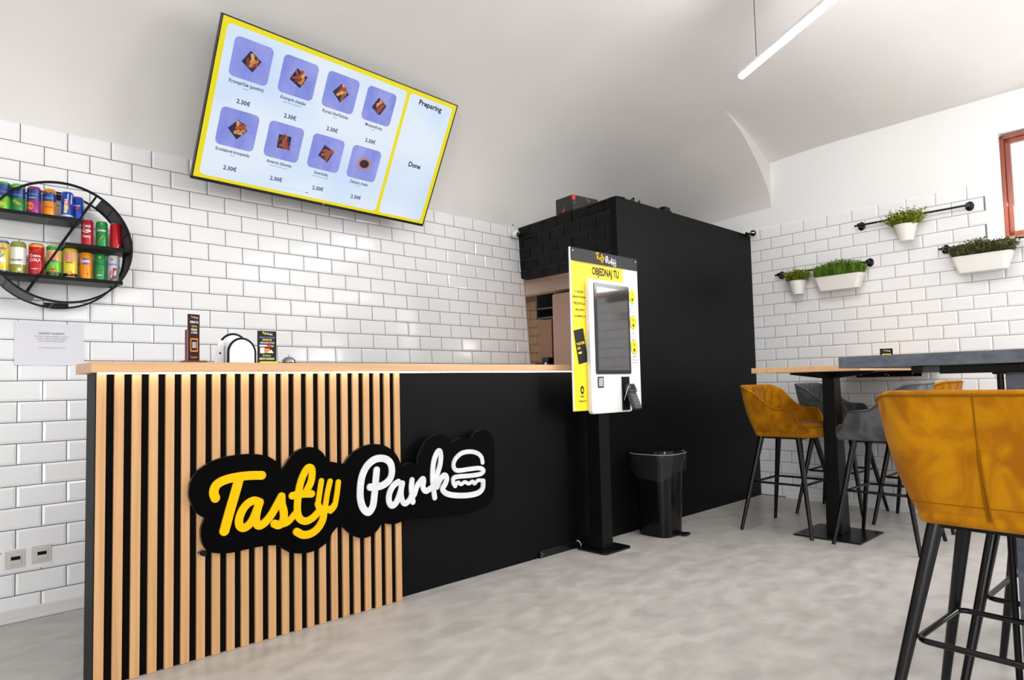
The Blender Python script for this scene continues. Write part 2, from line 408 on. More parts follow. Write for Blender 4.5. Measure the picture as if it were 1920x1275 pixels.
tile_mesh(mb, FPs, .012, fl, .46, 5, rowh=.0975, pitch=.2, shift=.11, vmin=0, gap=.0025)
mb.build('tiled_fascia', [BTILE, BGROUT], wk)
# kitchen behind
KB = mat('kitchen_beige', (.62, .40, .31), .8); KD = mat('kitchen_dark', (.03, .028, .028), .8)
mb = MB()
V = [Vector(p) for p in ((PX0+.1, FY+.06, 1.955), (3.9, FY+.06, 1.955), (3.9, .42, 1.99), (PXB+.14, .42, 1.99), (PXB+.12, .03, 1.975))]   # soffit of the passage
mb.poly(V); mb.poly([v+Vector((0, 0, .05)) for v in V])
mb.box(3.9, 4.0, FY+.06, .75, 1.885, 2.03)              # lintel
mb.build('trim_1', mat('warm_plaster', (.62, .47, .36), .9), kind='structure')
mb = MB()
mb.quad((4.95, -1.2, 0), (4.95, YB, 0), (4.95, YB, 2.3), (4.95, -1.2, 2.3), 1)
tile_mesh(mb, lambda u, v, w_: Vector((4.945-w_, u, v)), .02, YB, 2.0, 20, shift=.03)
mb.quad((3.58, YB, 0), (4.95, YB, 0), (4.95, YB, 2.3), (3.58, YB, 2.3), 2)
mb.quad((3.58, .0, 2.3), (4.95, .0, 2.3), (4.95, YB, 2.3), (3.58, YB, 2.3), 2)
mb.quad((3.9, FY+.06, 2.03), (4.95, FY+.06, 2.03), (4.95, .0, 2.3), (3.9, 0, 2.3), 2)
mb.build('wall_far', [mat('warm_tile', (.36, .19, .09), .3), mat('warm_grout', (.16, .10, .07), .9), KD], kind='structure')
lp = bpy.data.lights.new('kitchen_lamp', 'AREA'); lp.energy = 1.6; lp.size = .5; lp.color = (1, .80, .60)
lo = bpy.data.objects.new('kitchen_lamp', lp); COL.objects.link(lo); lo.location = (4.35, .55, 2.2)
lp = bpy.data.lights.new('passage_lamp', 'POINT'); lp.energy = 3.2; lp.shadow_soft_size = .08; lp.color = (1, .84, .68)
lo = bpy.data.objects.new('passage_lamp', lp); COL.objects.link(lo); lo.location = (3.66, -.95, 1.55)
t = thing('tall_cabinet', 'tall pale beige cabinet standing in the kitchen passage', 'cabinet', (3.9, -1.17, 0))
box('body', KB, t, 0.02, .62, .01, 1.165, 0, 1.86, .004)
box('door', KB, t, 0, .02, .01, 1.165, .05, 1.85, .004)
t = thing('wooden_board', 'brown wooden board leaning in the dark kitchen behind the passage', 'board', (4.55, .615, 1.2085))
box('panel', mat('brown_board', (.20, .085, .03), .6), t, 0, .03, 0, .20, .0, .51, .003)
t = thing('hanging_shelf', 'dark grey shelf unit high in the kitchen behind the passage', 'shelf', (4.6, .60, 0))
G_ = mat('dark_grey_metal', (.03, .032, .036), .5)
box('shelf', G_, t, 0, .3, 0, .28, 1.74, 1.755); box('shelf', G_, t, 0, .3, 0, .28, 1.84, 1.855); box('back_panel', G_, t, .28, .3, 0, .28, 1.70, 2.1)
box('support', G_, t, .0, .3, .0, .012, 1.74, 2.1); box('support', G_, t, .0, .3, .268, .28, 1.74, 2.1)
t = thing('kitchen_appliance', 'small black appliance at the left edge of the kitchen passage', 'appliance', (4.3, .43, 1.2085))
box('body', METAL, t, 0, .2, 0, .2, 0, .05, .01); box('head', METAL, t, .02, .18, .02, .12, .05, .10, .01); box('knob', WPLAS, t, -.01, .02, .03, .05, .02, .05, .004)
t = thing('kitchen_worktop', 'dark worktop in the kitchen under the small black appliance', 'worktop', (4.25, .3, 0))
box('top', KD, t, 0, .66, 0, 1.5, 1.17, 1.208, .004); box('body', KD, t, .03, .65, 0, 1.5, 0, 1.17)
# ================================================================== COUNTER
SIGN = json.loads('''{"outline":[[[0.3988,0.6466],[0.4039,0.6903],[0.4251,0.7251],[0.461,0.7532],[0.5182,0.7744],[0.5869,0.7816],[0.6501,0.7791],[0.7029,0.7672],[0.7403,0.7456],[0.7613,0.7212],[0.7731,0.6914]],[[0.7731,0.6914],[0.7869,0.7186],[0.8129,0.7531],[0.8482,0.779],[0.8929,0.7879],[0.934,0.7782],[0.9663,0.7519],[0.9824,0.7161]],[[0.9824,0.7161],[1.0132,0.711],[1.0468,0.7012],[1.0453,0.704],[1.0672,0.694]],[[1.0672,0.694],[1.0972,0.7298],[1.1427,0.7592],[1.189,0.7733],[1.2361,0.7741],[1.2841,0.7635],[1.3273,0.7368],[1.36,0.7013],[1.3816,0.6524]],[[1.3816,0.6524],[1.4158,0.6654],[1.4445,0.6659],[1.4793,0.6568]],[[1.4793,0.6568],[1.4859,0.6945],[1.5104,0.7405],[1.5471,0.7765],[1.6086,0.7967],[1.6584,0.7834],[1.688,0.7412]],[[1.688,0.7412],[1.7283,0.7582],[1.7744,0.764],[1.831,0.7548]],[[1.831,0.7548],[1.8556,0.7851],[1.9043,0.7991],[1.9532,0.7891],[1.9878,0.7497],[1.9965,0.6799],[1.9913,0.5743],[1.9868,0.4693],[1.9462,0.3923],[1.7743,0.362],[1.5499,0.3766],[1.4281,0.3884],[1.3715,0.3857],[1.3493,0.3823],[1.3055,0.3856],[1.2627,0.4007]],[[1.2627,0.4007],[1.2518,0.3798],[1.2199,0.3537],[1.1835,0.3444],[1.1479,0.3475],[1.113,0.3633],[1.0787,0.3909],[1.0499,0.426],[1.0466,0.4281]],[[1.0466,0.4281],[1.0248,0.4123],[1.008,0.398],[0.9865,0.3655],[0.9583,0.3453],[0.917,0.332],[0.8677,0.331],[0.8152,0.3431],[0.781,0.3637],[0.76,0.3857]],[[0.76,0.3857],[0.7183,0.3925],[0.6655,0.3951],[0.6101,0.3937],[0.56,0.3917],[0.5112,0.3991],[0.4781,0.411],[0.4563,0.4337],[0.4455,0.4654],[0.4436,0.4991],[0.4489,0.5243],[0.4579,0.5452]],[[0.4579,0.5452],[0.4345,0.5637],[0.4131,0.5965],[0.4017,0.6277],[0.3988,0.6466]]],"yellow":[[[[0.4968,0.6186],[0.4905,0.6422],[0.4979,0.6659],[0.5146,0.6791],[0.5447,0.6883],[0.5947,0.693],[0.642,0.6921],[0.6835,0.6879]],0.0177],[[[0.5888,0.6801],[0.5714,0.6202],[0.5523,0.5574],[0.5316,0.4843]],0.0192],[[[0.6678,0.5818],[0.6498,0.5882],[0.6259,0.5798],[0.6043,0.5575],[0.5907,0.5247],[0.5915,0.4975],[0.6062,0.4842],[0.6258,0.49],[0.6457,0.5122],[0.6638,0.5528],[0.6747,0.5781]],0.0164],[[[0.6747,0.5781],[0.6637,0.5449],[0.6585,0.5102],[0.6676,0.4843],[0.6899,0.4875],[0.7187,0.5128],[0.7438,0.5492],[0.7684,0.5895]],0.0167],[[[0.7684,0.5895],[0.7691,0.5577],[0.7775,0.5241],[0.7765,0.4918],[0.7582,0.4713],[0.7373,0.4799]],0.017],[[[0.7666,0.4711],[0.7943,0.4768],[0.8116,0.4904],[0.8291,0.5082]],0.0138],[[[0.8805,0.5963],[0.901,0.6314],[0.908,0.6643],[0.9059,0.6919],[0.8924,0.6987],[0.8765,0.6845],[0.8585,0.6489],[0.8472,0.6088],[0.8403,0.5601],[0.84,0.5107],[0.8509,0.4823],[0.8774,0.4686],[0.9089,0.4774],[0.9388,0.5002]],0.0158],[[[0.8164,0.586],[0.8515,0.5884],[0.9051,0.5827]],0.0157],[[[0.9523,0.6339],[0.9441,0.5882],[0.9344,0.5303]],0.0123],[[[0.9944,0.6268],[0.9813,0.5792],[0.969,0.5127]],0.0124],[[[1.0354,0.6186],[1.0272,0.5647],[1.0152,0.5146],[0.9947,0.4953]],0.0125],[[[0.9345,0.5345],[0.9435,0.5164],[0.9736,0.5035],[1.0018,0.5058],[1.0153,0.5189]],0.0144],[[[0.9642,0.5007],[0.9556,0.4596],[0.9323,0.4276],[0.8995,0.411],[0.8637,0.4121],[0.8352,0.4301]],0.0167]],"white":[[[[1.2371,0.6512],[1.2311,0.5997],[1.2234,0.5374],[1.2138,0.4847],[1.1902,0.4604],[1.1623,0.4832],[1.1481,0.5295],[1.1498,0.5914],[1.1616,0.6391],[1.1878,0.6789],[1.2299,0.7032],[1.2778,0.7019],[1.3127,0.6779],[1.3219,0.6353],[1.3088,0.5998],[1.276,0.5785],[1.2386,0.5725],[1.1994,0.5756]],0.0171],[[[1.358,0.5812],[1.3301,0.5673],[1.3078,0.5356],[1.3029,0.4995],[1.3177,0.4736],[1.3426,0.4825],[1.3654,0.5235],[1.3802,0.5706]],0.0152],[[[1.3802,0.5706],[1.3728,0.5272],[1.3788,0.4891],[1.3954,0.4719],[1.4212,0.4857],[1.436,0.5096]],0.014],[[[1.4384,0.5812],[1.4336,0.5383],[1.4411,0.4736]],0.0141],[[[1.4503,0.5078],[1.4685,0.5482],[1.5013,0.5787],[1.5082,0.5673],[1.5035,0.5391],[1.5209,0.5168],[1.5541,0.5281]],0.0143],[[[1.5761,0.4767],[1.5675,0.5313],[1.5645,0.5899],[1.5718,0.6525],[1.5911,0.6972],[1.6099,0.7103],[1.6187,0.6873],[1.6127,0.6386],[1.5919,0.5869],[1.5723,0.5258]],0.0141],[[[1.5906,0.5284],[1.613,0.5649],[1.6414,0.5824],[1.6548,0.5626],[1.6435,0.5367],[1.6262,0.5142],[1.6518,0.4873],[1.715,0.4692],[1.8,0.4595],[1.8676,0.4635],[1.8992,0.4854],[1.9036,0.5211]],0.0145],[[[1.9029,0.6227],[1.8947,0.6521],[1.8664,0.6754],[1.8192,0.6883],[1.7593,0.6858],[1.7163,0.6609],[1.7008,0.6298],[1.7117,0.6037],[1.744,0.5962],[1.8169,0.5967],[1.8848,0.5933],[1.9086,0.5768],[1.884,0.5623],[1.8159,0.561],[1.7302,0.5655],[1.6992,0.56],[1.6986,0.5351],[1.7098,0.5198]],0.0117],[[[1.7098,0.5198],[1.7282,0.5356],[1.7488,0.5231],[1.7753,0.5321],[1.8015,0.5203],[1.8286,0.5289],[1.8417,0.5155],[1.8659,0.5297],[1.9003,0.5257]],0.0096]]}''')
ctr = thing('service_counter', 'long black service counter with beech top and vertical wooden slats on its left half', 'counter', (0.085, FY, 0))
CX0, CX1 = .085, 3.262
cy0 = -1.04
mb = MB(); mb.box(.004, CX1-CX0, 0, .085, 0, 1.117); mb.build('body', BLACK, ctr, .0015)
mb = MB(); mb.box(0, .004, -.046, .085, 0, 1.117); mb.build('end_panel', CHAR, ctr)
mb = MB(); mb.box(-.018, CX1-CX0+.002, -.082, .190, 1.119, 1.158); mb.build('counter_top', WOODH, ctr, .0015)
box('slat_backing', mat('felt_black', (.002, .002, .002), .9, spec=.1), ctr, .0045, 1.387-CX0, -.034, -.0005, .001, 1.1165)
for i in range(23):
    x = .0895-CX0+.0576*i
    o = MB().box(x, x+.0315, -.047, -.0342, .001, 1.1165).build('slat', WOOD, ctr, .0012)
LED = mat('led_strip_glow', (1, 1, 1), .5, emis=(1, .90, .88), es=10)
MB().box(.004, CX1-CX0, -.074, -.062, 1.1135, 1.1186).build('led_strip', LED, ctr)
mb = MB(); mb.cyl((.365, -.047, .413), (.365, -.063, .413), .0135, n=20, mi=1); mb.cyl((.365, -.063, .413), (.365, -.085, .413), .0115, .0105, n=20)
mb.build('knob', [METAL, SCREW], ctr)
# strip lying at the foot of the counter
t = thing('floor_cable_channel', 'black cable channel strip on the floor between counter and ordering kiosk', 'cable channel', (2.39, FY, 0))
box('cover', METALG, t, 0, .52, -.014, -.0005, 0, .045, .003)
mb = MB()
for x, z in ((.012, .03), (.012, .012), (.03, .02)): MB().cyl((x, -.014, z), (x, -.0155, z), .0025, n=8).build('screw', SCREW, t)
mb = MB(); mb.tube(catmull([(.337, -.012, .047), (.348, -.02, .044), (.352, -.03, .03), (.356, -.032, .016)], 5), .0022, 8); mb.build('white_cable', WPLAS, t)
# ---------------------------------------------------------------- sign
sg = thing('wall_sign', 'cloud-shaped black sign with yellow and white script lettering on the wooden slats', 'sign', (.385, FY-.047, .35))
off = Vector((.385, FY-.047, .35))
pts = []
for seg in SIGN['outline']: pts += [(p.x, p.y) for p in catmull(seg, 5)[:-1]]
# the photograph's dark lower right edge
n = len(pts)
def XZ(p, y): return Vector((p[0], y, p[1]))-off
mb = MB(); yb, yf = FY-.0475, FY-.066
mb.add([XZ(p, yb) for p in pts]+[XZ(p, yf) for p in pts], [tuple(range(n)), tuple(range(2*n-1, n-1, -1))], 0)
mb.add([XZ(p, yb) for p in pts]+[XZ(p, yf) for p in pts], [(i, (i+1) % n, n+(i+1) % n, n+i) for i in range(n)], 1)
mb.build('backing_board', [SIGNB, SIGNE], sg)
def stroke(mb_, P, r, toW, depth, mi=0, n=7, extra=0.0):
    C_ = catmull(P, n) if len(P) > 2 else [Vector((*P[0], 0)), Vector((*P[1], 0))]
    L, R = [], []
    for i, p in enumerate(C_):
        t_ = (C_[min(i+1, len(C_)-1)]-C_[max(i-1, 0)]).normalized(); nn = Vector((-t_.y, t_.x, 0))
        L.append(p+nn*r); R.append(p-nn*r)
    for (A_, s_) in ((0, 0), (1, 1)):
        pass
    d = depth+extra
    def cap(p, t_):
        nn = Vector((-t_.y, t_.x, 0)); return [p+r*(cos(a)*nn+sin(a)*t_) for a in [pi*k/12 for k in range(13)]]
    t0 = (C_[0]-C_[1]).normalized(); t1 = (C_[-1]-C_[-2]).normalized()
    c0 = cap(C_[0], t0); c1 = cap(C_[-1], t1)
    m_ = len(L); rise = (.0008 if depth > 0 else .0)
    V = [toW(p, d+rise*(i % m_)/m_) for i, p in enumerate(L+R)]
    mb_.add(V, [(i, i+1, m_+i+1, m_+i) for i in range(m_-1)], mi)
    for c, e_ in ((c0, 0), (c1, rise)): mb_.add([toW(p, d+e_) for p in c], [tuple(range(len(c)))], mi)
    if depth > 0:
        for E_ in (L, R, c0, c1):
            mb_.add([toW(p, d) for p in E_]+[toW(p, 0) for p in E_], [(i, i+1, len(E_)+i+1, len(E_)+i) for i in range(len(E_)-1)], mi)
for key, nm, m_ in (('yellow', 'yellow_lettering', YLET), ('white', 'white_lettering', WLET)):
    mb = MB()
    for k, (P, r) in enumerate(SIGN[key]):
        stroke(mb, P, r, lambda p, d: XZ((p.x, p.y), yf-d), .0055, extra=.00012*k)
    mb.build(nm, m_, sg)
def logo(mb_, M, cx, cy, width, mi_y=0, mi_w=1):
    """small copy of the two-word script logo, centred"""
    x0, x1 = .46, 1.86; k = width/(x1-x0)
    for key, mi in (('yellow', mi_y), ('white', mi_w)):
        for P, r in SIGN[key]:
            Q = [((p[0]-(x0+x1)/2)*k+cx, (p[1]-.58-(p[0]-1.1)*.12)*k*1.25+cy) for p in P]
            stroke(mb_, Q, r*k*1.15, lambda p, d: M @ Vector((p.x, p.y, d)), 0, mi, n=3)
# ================================================================== MENU SCREEN
P_ = [Vector(p) for p in ((.7355, -.686, 2.976), (2.334, -.616, 2.965), (2.329, -.214, 2.198), (.730, -.284, 2.209))]
ux = ((P_[1]-P_[0])+(P_[2]-P_[3])).normalized(); uy = ((P_[0]-P_[3])+(P_[1]-P_[2])).normalized()
TW = ((P_[1]-P_[0]).length+(P_[2]-P_[3]).length)/2; TH = ((P_[0]-P_[3]).length+(P_[1]-P_[2]).length)/2
cen = sum(P_, Vector())/4
MT = frame(cen, ux, uy)
tv = thing('menu_television', 'large flat menu screen tilted down from the back wall, showing eight priced dishes', 'television')
tv.matrix_world = MT
hw, hh = TW/2, TH/2
bz = mat('television_bezel', (.008, .008, .008), .25)
mb = MB()
for q in ((-hw, hw, hh-.007, hh), (-hw, hw, -hh, -hh+.017), (-hw, -hw+.007, -hh, hh), (hw-.007, hw, -hh, hh)): mb.box(*q, -.028, .0)
mb.build('bezel', bz, tv, .001)
mb = MB(); mb.box(-hw+.001, hw-.001, -hh+.001, hh-.001, -.03, -.006); mb.box(-.55, .55, -.36, .2, -.06, -.03); mb.build('housing', bz, tv, .003)
mb = MB()
mb.box(-.3, .3, -.2, .2, -.075, -.06)
Mi = MT.inverted()
for sx in (-.25, .25):
    for (yy, zz) in ((-.18, -.07), (.18, -.07)):
        p = MT @ Vector((sx, yy, zz)); q = Vector((p.x, wall_y(p.x)+.02-.076*max(0, 2.415-p.z), p.z-.04)) if yy < 0 else Vector((p.x, wall_y(p.x)-.12, p.z-.04))
        mb.cyl(Mi @ p, Mi @ q, .012, n=8)
mb.build('wall_mount', METAL, tv)
def emat(name, c, s=1.0):
    m = mat(name, (0, 0, 0), .12, spec=.25, emis=c, es=s); return m
EY = emat('screen_yellow', (.93, .80, .02), .95)
EW = bpy.data.materials.new('screen_white'); EW.use_nodes = True
_b = EW.node_tree.nodes['Principled BSDF']; _b.inputs['Base Color'].default_value = (0, 0, 0, 1); _b.inputs['Roughness'].default_value = .15; _b.inputs['Emission Strength'].default_value = 1.0; _b.inputs['Specular IOR Level'].default_value = .25
noisy(EW, (.80, .88, 1.0), (.60, .76, 1.0), (1.6, 2.2, 1), 1, .45, .75, sock='Emission Color')  # bluish sheen on the panels is put into the emission colour
EP = bpy.data.materials.new('screen_picture'); EP.use_nodes = True
_b = EP.node_tree.nodes['Principled BSDF']; _b.inputs['Base Color'].default_value = (0, 0, 0, 1); _b.inputs['Roughness'].default_value = .15; _b.inputs['Emission Strength'].default_value = 1.0; _b.inputs['Specular IOR Level'].default_value = .25
noisy(EP, (.22, .27, .75), (.36, .38, .82), (9, 5, 1), 4, .35, .7, sock='Emission Color')
EL = emat('screen_line', (.14, .17, .5)); ET = emat('screen_text', (.02, .03, .16)); EK = emat('screen_dark', (.035, .025, .05))
EF = [emat('screen_food_a', (.60, .24, .07)), emat('screen_food_b', (.38, .09, .04)), emat('screen_food_c', (.75, .38, .14)), emat('screen_food_d', (.22, .05, .035))]
scr = MB(); scr.box(-hw+.007, hw-.007, -hh+.017, hh-.007, -.012, -.004)
screen = scr.build('screen', EY, tv)
I4 = Matrix.Identity(4)
def flat_rr(mb_, x0, x1, y0, y1, r, z, mi=0): mb_.add([(x, y, z) for x, y in rrect(x0, x1, y0, y1, r, 6)], [tuple(range(28))], mi)
X0, X1, Y0, Y1 = -hw+.010, hw-.010, -hh+.022, hh-.010
SW, SH = X1-X0, Y1-Y0
def su(u): return X0+u*SW
def sv(v): return Y1-v*SH
for xa, xb in ((-.764, .384), (.409, .764)):
    mb = MB(); flat_rr(mb, xa, xb, -.398, .400, .026, -.0036); mb.build('screen_panel', EW, screen)
names = [['Krompirček (pomfrit)', 'Krompirk cheddar', 'Kurací štvrťsticky', 'Mozzarellovky'], ['Kroniakové kroopienky', 'Americk hlinenky', 'Amerikolky', 'Zeemprz chedar']]
tx = MB()
cxs = [.115, .31, .505, .70]; rr_ = random.Random(3)
for r in range(2):
    for c in range(4):
        x = -.609+.2735*c; sz = .107
        x0, x1 = x-sz, x+sz*1.0; y1 = .355-.367*r; y0 = y1-.205
        pm = MB(); flat_rr(pm, x0, x1, y0, y1, .028, -.0030, 0)
        # seams of the boards under the dish
        for (a, b) in (((x+.0, y1), (x+.004, y0)), ((x0, y0+.06), (x1, y0+.11))):
            pm.add([(a[0]-.0006, a[1]-.0006, -.0026), (a[0]+.0006, a[1]+.0006, -.0026), (b[0]+.0006, b[1]+.0006, -.0026), (b[0]-.0006, b[1]-.0006, -.0026)], [(0, 1, 2, 3)], 1)
        ang = rr_.uniform(-.5, .3)
        R = Matrix.Translation((x+.0, (y0+y1)/2, -.0022)) @ Matrix.Rotation(ang, 4, 'Z')
        if (r, c) == (1, 3):
            pm.add([R @ Vector((.046*cos(a)*1.0, .036*sin(a), 0)) for a in [2*pi*k/20 for k in range(20)]], [tuple(range(20))], 3)
            pm.add([R @ Vector((.034*cos(a), .026*sin(a), .0003)) for a in [2*pi*k/20 for k in range(20)]], [tuple(range(20))], 2)
        else:
            pm.add([R @ Vector(q) for q in ((-.045, -.03, 0), (.03, -.045, 0), (.045, .03, 0), (-.03, .045, 0))], [(0, 1, 2, 3)], 2)
            for k in range(9):
                a = rr_.uniform(0, pi); px_, py_ = rr_.uniform(-.02, .025), rr_.uniform(-.02, .025); L = rr_.uniform(.02, .034); w_ = rr_.uniform(.005, .009)
                Q = R @ Matrix.Translation((px_, py_, .0003+.00008*k)) @ Matrix.Rotation(a*.6+.5, 4, 'Z')
                pm.add([Q @ Vector(q) for q in ((-L, -w_, 0), (L, -w_, 0), (L*.9, w_, 0), (-L*.9, w_, 0))], [(0, 1, 2, 3)], 3+(k+r+c) % 4 if not (r == 1 and c in (1, 2)) else 3+(1 if k % 3 else 3))
        pm.build('menu_picture', [EP, EL, EK]+EF, screen)
        tx = MB(); put_text(tx, names[r][c], I4 @ Matrix.Translation((0, 0, -.003)), x, y0-.032, .026, width=min(.19, .0098*len(names[r][c])), bold=.02)
        put_text(tx, 'krompirk' if r == 0 else 'Americk hranolky omacka', I4 @ Matrix.Translation((0, 0, -.003)), x, y0-.048, .010, width=.03 if r == 0 and c != 1 else (.03 if c in (0, 3) else .11))
        tx.build('dish_name', ET, screen); tx = MB(); put_text(tx, '2.30€', I4 @ Matrix.Translation((0, 0, -.003)), x+.002, y0-.128, .032, bold=.025); tx.build('price', ET, screen)
tx = MB(); EB = emat('screen_black', (.008, .008, .012)); put_text(tx, 'Preparing', Matrix.Translation((0, 0, -.003)), (.585), .350, .045, width=.19, bold=.03); tx.build('order_text', EB, screen); tx = MB(); put_text(tx, 'Done', Matrix.Translation((0, 0, -.003)), (.590), -.050, .045, width=.10, bold=.03)
tx.build('order_text', EB, screen)
tx = MB()
for k in range(14):
    r = .0045 if k == 12 else .0016
    tx.add([(-.276+k*.0125+r*cos(a), -.3735+r*sin(a), -.003) for a in [2*pi*i/10 for i in range(10)]], [tuple(range(10))])
tx.build('page_dots', ET, screen)
box('brand_mark', GREYINK, tv, -.008, .008, -hh+.007, -hh+.014, 0, .0006)
# ================================================================== ORDERING KIOSK
KY = -1.375
kk = thing('ordering_kiosk', 'free-standing self-order kiosk on a black post, yellow and white board with dark touch screen', 'kiosk', (2.83, KY, 0))
kM = Matrix.Translation((-2.83, -KY, 0))
mb = MB(); mb.prism(rrect(2.70, 2.965, -1.50, -1.255, .03), 0, .012, M=kM); mb.build('base_plate', METALG, kk, .002)
mb = MB()
for x, y in ((2.725, -1.475), (2.94, -1.475), (2.94, -1.28), (2.725, -1.28)): MB().cyl((x-2.83, y-KY, .012), (x-2.83, y-KY, .0155), .005, n=10).build('bolt', METALG, kk)
mb = MB(); mb.box(2.765-2.83, 2.865-2.83, -1.425-KY, -1.32-KY, .012, .95); mb.box(2.872-2.83, 2.9-2.83, -1.40-KY, -1.33-KY, .012, .95)
mb.build('post', METAL, kk, .004)
bx0, bx1, bz0, bz1 = 2.535, 3.225, .873, 1.875
KP = -1.42
mb = MB(); mb.box(bx0-2.83, bx1-2.83, KP-KY, KP-KY+.008, bz0, bz1); board = mb.build('backing_board', mat('white_board', (.86, .86, .87), .25), kk)
KF = Matrix.Translation((-2.83, KP-KY, 0)) @ Matrix.Rotation(pi/2, 4, 'X')       # local x -> x, y -> z, z -> towards room
def kq(mb_, x0, x1, z0, z1, d=.001, mi=0): mb_.add([KF @ Vector(p) for p in ((x0, z0, d), (x1, z0, d), (x1, z1, d), (x0, z1, d))], [(0, 1, 2, 3)], mi)
mb = MB(); kq(mb, bx0+.008, 3.062, 1.698, 1.793); kq(mb, bx0+.008, 2.70, bz0, 1.698); mb.build('yellow_print', YEL, board)
mb = MB(); mb.add([KF @ Vector((x, y, .0015)) for x, y in rrect(bx0+.007, bx1, 1.792, bz1, .006, 3)], [tuple(range(16))]); mb.build('black_header', mat('header_black', (.014, .014, .015), .4, spec=.2), board)
mb = MB(); logo(mb, KF @ Matrix.Translation((0, 0, .0022)), 2.885, 1.838, .20)
mb.build('header_logo', [YLET, WLET], board)
mb = MB()
for x in (2.56, 3.205):
    MB().cyl(KF @ Vector((x, 1.855, 0)), KF @ Vector((x, 1.855, .006)), .004, n=10).build('board_screw', SCREW, board)
kt = KF @ Matrix.Translation((0, 0, .0022))
def tpart(nm, m_, par, M, *a_, **k_):
    q = MB(); put_text(q, M=M, s=a_[0], x=a_[1], y=a_[2], size=a_[3], **k_); return q.build(nm, m_, par)
tpart('headline', INK, board, kt, 'OBJEDNAJ TU', 2.88, 1.725, .068, width=.275, bold=.03)
mb = MB(); kq(mb, 2.58, 3.06, 1.786, 1.7885, .002); mb.build('ruled_line', INK, board)
for txt, z, w_, s_ in (('C HUZR', 1.597, .08, .02), ('BEZHOTOVOSTNE', 1.565, .12, .017), ('PIZZETECA', 1.525, .105, .018), ('VISA KARTA', 1.487, .085, .016), ('S DOBERTU S', 1.447, .105, .016)):
    tpart('printed_line', INK, board, kt, txt, 2.612, z, s_, width=w_, bold=.02)
tpart('printed_line', INK, board, kt, 'NEWS', 2.616, .955, .016, width=.034, bold=.02); tpart('printed_line', INK, board, kt, 'tastypark.eu', 2.616, .928, .018, width=.07, bold=.01)
mb = MB(); mb.add([kt @ Vector((2.616+.017*cos(a), 1.0+.026*sin(a), 0)) for a in [2*pi*k/20 for k in range(20)]], [tuple(range(20))])
mb.build('bell_disc', INK, board)
mb = MB(); c_ = (2.616, 1.0)
mb.add([kt @ Vector((c_[0]+x, c_[1]+y, .0006)) for x, y in ((-.008, -.010), (.008, -.010), (.006, .002), (0, .014), (-.006, .002))], [(0, 1, 2, 3, 4)])
mb.build('bell_icon', YEL, board)
# printed telephone
mb = MB(); RP = kt @ Matrix.Translation((2.615, 1.268, .0006)) @ Matrix.Rotation(.20, 4, 'Z')
mb.add([RP @ Vector((x, y, 0)) for x, y in rrect(-.046, .046, -.105, .105, .006, 3)], [tuple(range(16))], 0)
put_text(mb, 'TASTIER', RP @ Matrix.Translation((0, 0, .0006)), 0, .01, .022, width=.08, mi=1, bold=.02); put_text(mb, 'NA', RP @ Matrix.Translation((0, 0, .0006)), -.022, -.016, .022, width=.03, mi=1, bold=.02)
mb.add([RP @ Vector((x, y, .0006)) for x, y in rrect(-.036, -.002, -.044, -.032, .004, 2)], [tuple(range(12))], 1)
mb.build('printed_phone', [mat('dark_print', (.009, .009, .010), .45, spec=.2), YEL], board)
for i, cz_ in enumerate((1.614, 1.44, 1.275)):
    mb = MB()
    mb.add([kt @ Vector((3.157+.003*i+.037*cos(a), cz_+.048*sin(a), 0)) for a in [2*pi*k/28 for k in range(28)]], [tuple(range(28))], 1)
    mb.add([kt @ Vector((3.157+.003*i+.035*cos(a), cz_+.046*sin(a), .0003)) for a in [2*pi*k/28 for k in range(28)]], [tuple(range(28))], 0)
    put_text(mb, '1 2 3'.split()[i], kt @ Matrix.Translation((0, 0, .0006)), 3.157+.003*i, cz_+.006, .026, mi=1, bold=.03); mb.add([kt @ Vector((3.157+.003*i+x, cz_-.02+y, .0006)) for x, y in rrect(-.008, .008, -.01, .01, .003, 2)], [tuple(range(12))], 1)
    mb.build('round_badge', [YEL, INK], board)
for x, z, tt in ((3.155, 1.553, 'TOTO'), (3.16, 1.37, 'VYBER SI'), (3.165, 1.213, 'PLATBA'), (3.155, .975, 'KARTOU')):
    mb = MB(); put_text(mb, tt, kt, x, z-.008, .016, width=.035, bold=.02); put_text(mb, 'OBJEDNAVKA', kt, x+.002, z-.028, .012, width=.065); put_text(mb, 'PRIPRAVENA', kt, x+.002, z-.046, .012, width=.065)
    mb.build('small_print', GREYINK, board)
# body
mb = MB(); mb.prism(rrect(2.668-2.83, 3.077-2.83, .850, 1.676, .02, 5), -(KP-KY)-.0, -(KP-KY)+.034, M=Matrix.Rotation(pi/2, 4, 'X')); mb.build('cabinet', WPLAS, kk, .006, 3)
BF = Matrix.Translation((-2.83+2.6815-2.584*1.031, -1.454-KY, 1.041*(1-1.032))) @ Matrix.Rotation(pi/2, 4, 'X') @ Matrix.Diagonal((1.031, 1.032, 1, 1))
mb = MB(); mb.prism(rrect(2.613, 2.962, 1.094, 1.648, .012, 4), 0, .006, M=BF); mb.build('screen_frame', mat('gloss_black', (.012, .012, .012), .12), kk, .001)
mb = MB(); mb.prism([(2.636, 1.118), (2.942, 1.118), (2.942, 1.622), (2.636, 1.622)], .006, .0066, M=BF); mb.build('touch_screen', mat('touch_glass', (.035, .035, .037), .06, spec=.9, coat=.6), kk)
mb = MB(); mb.prism(rrect(2.628, 2.682, 1.012, 1.078, .004, 3), 0, .004, M=BF, mi=0); mb.prism(rrect(2.634, 2.676, 1.020, 1.071, .003, 3), .004, .0046, M=BF, mi=1)
mb.build('scanner_window', [MATS['gloss_black'], mat('scanner_glass', (.42, .42, .42), .2)], kk)
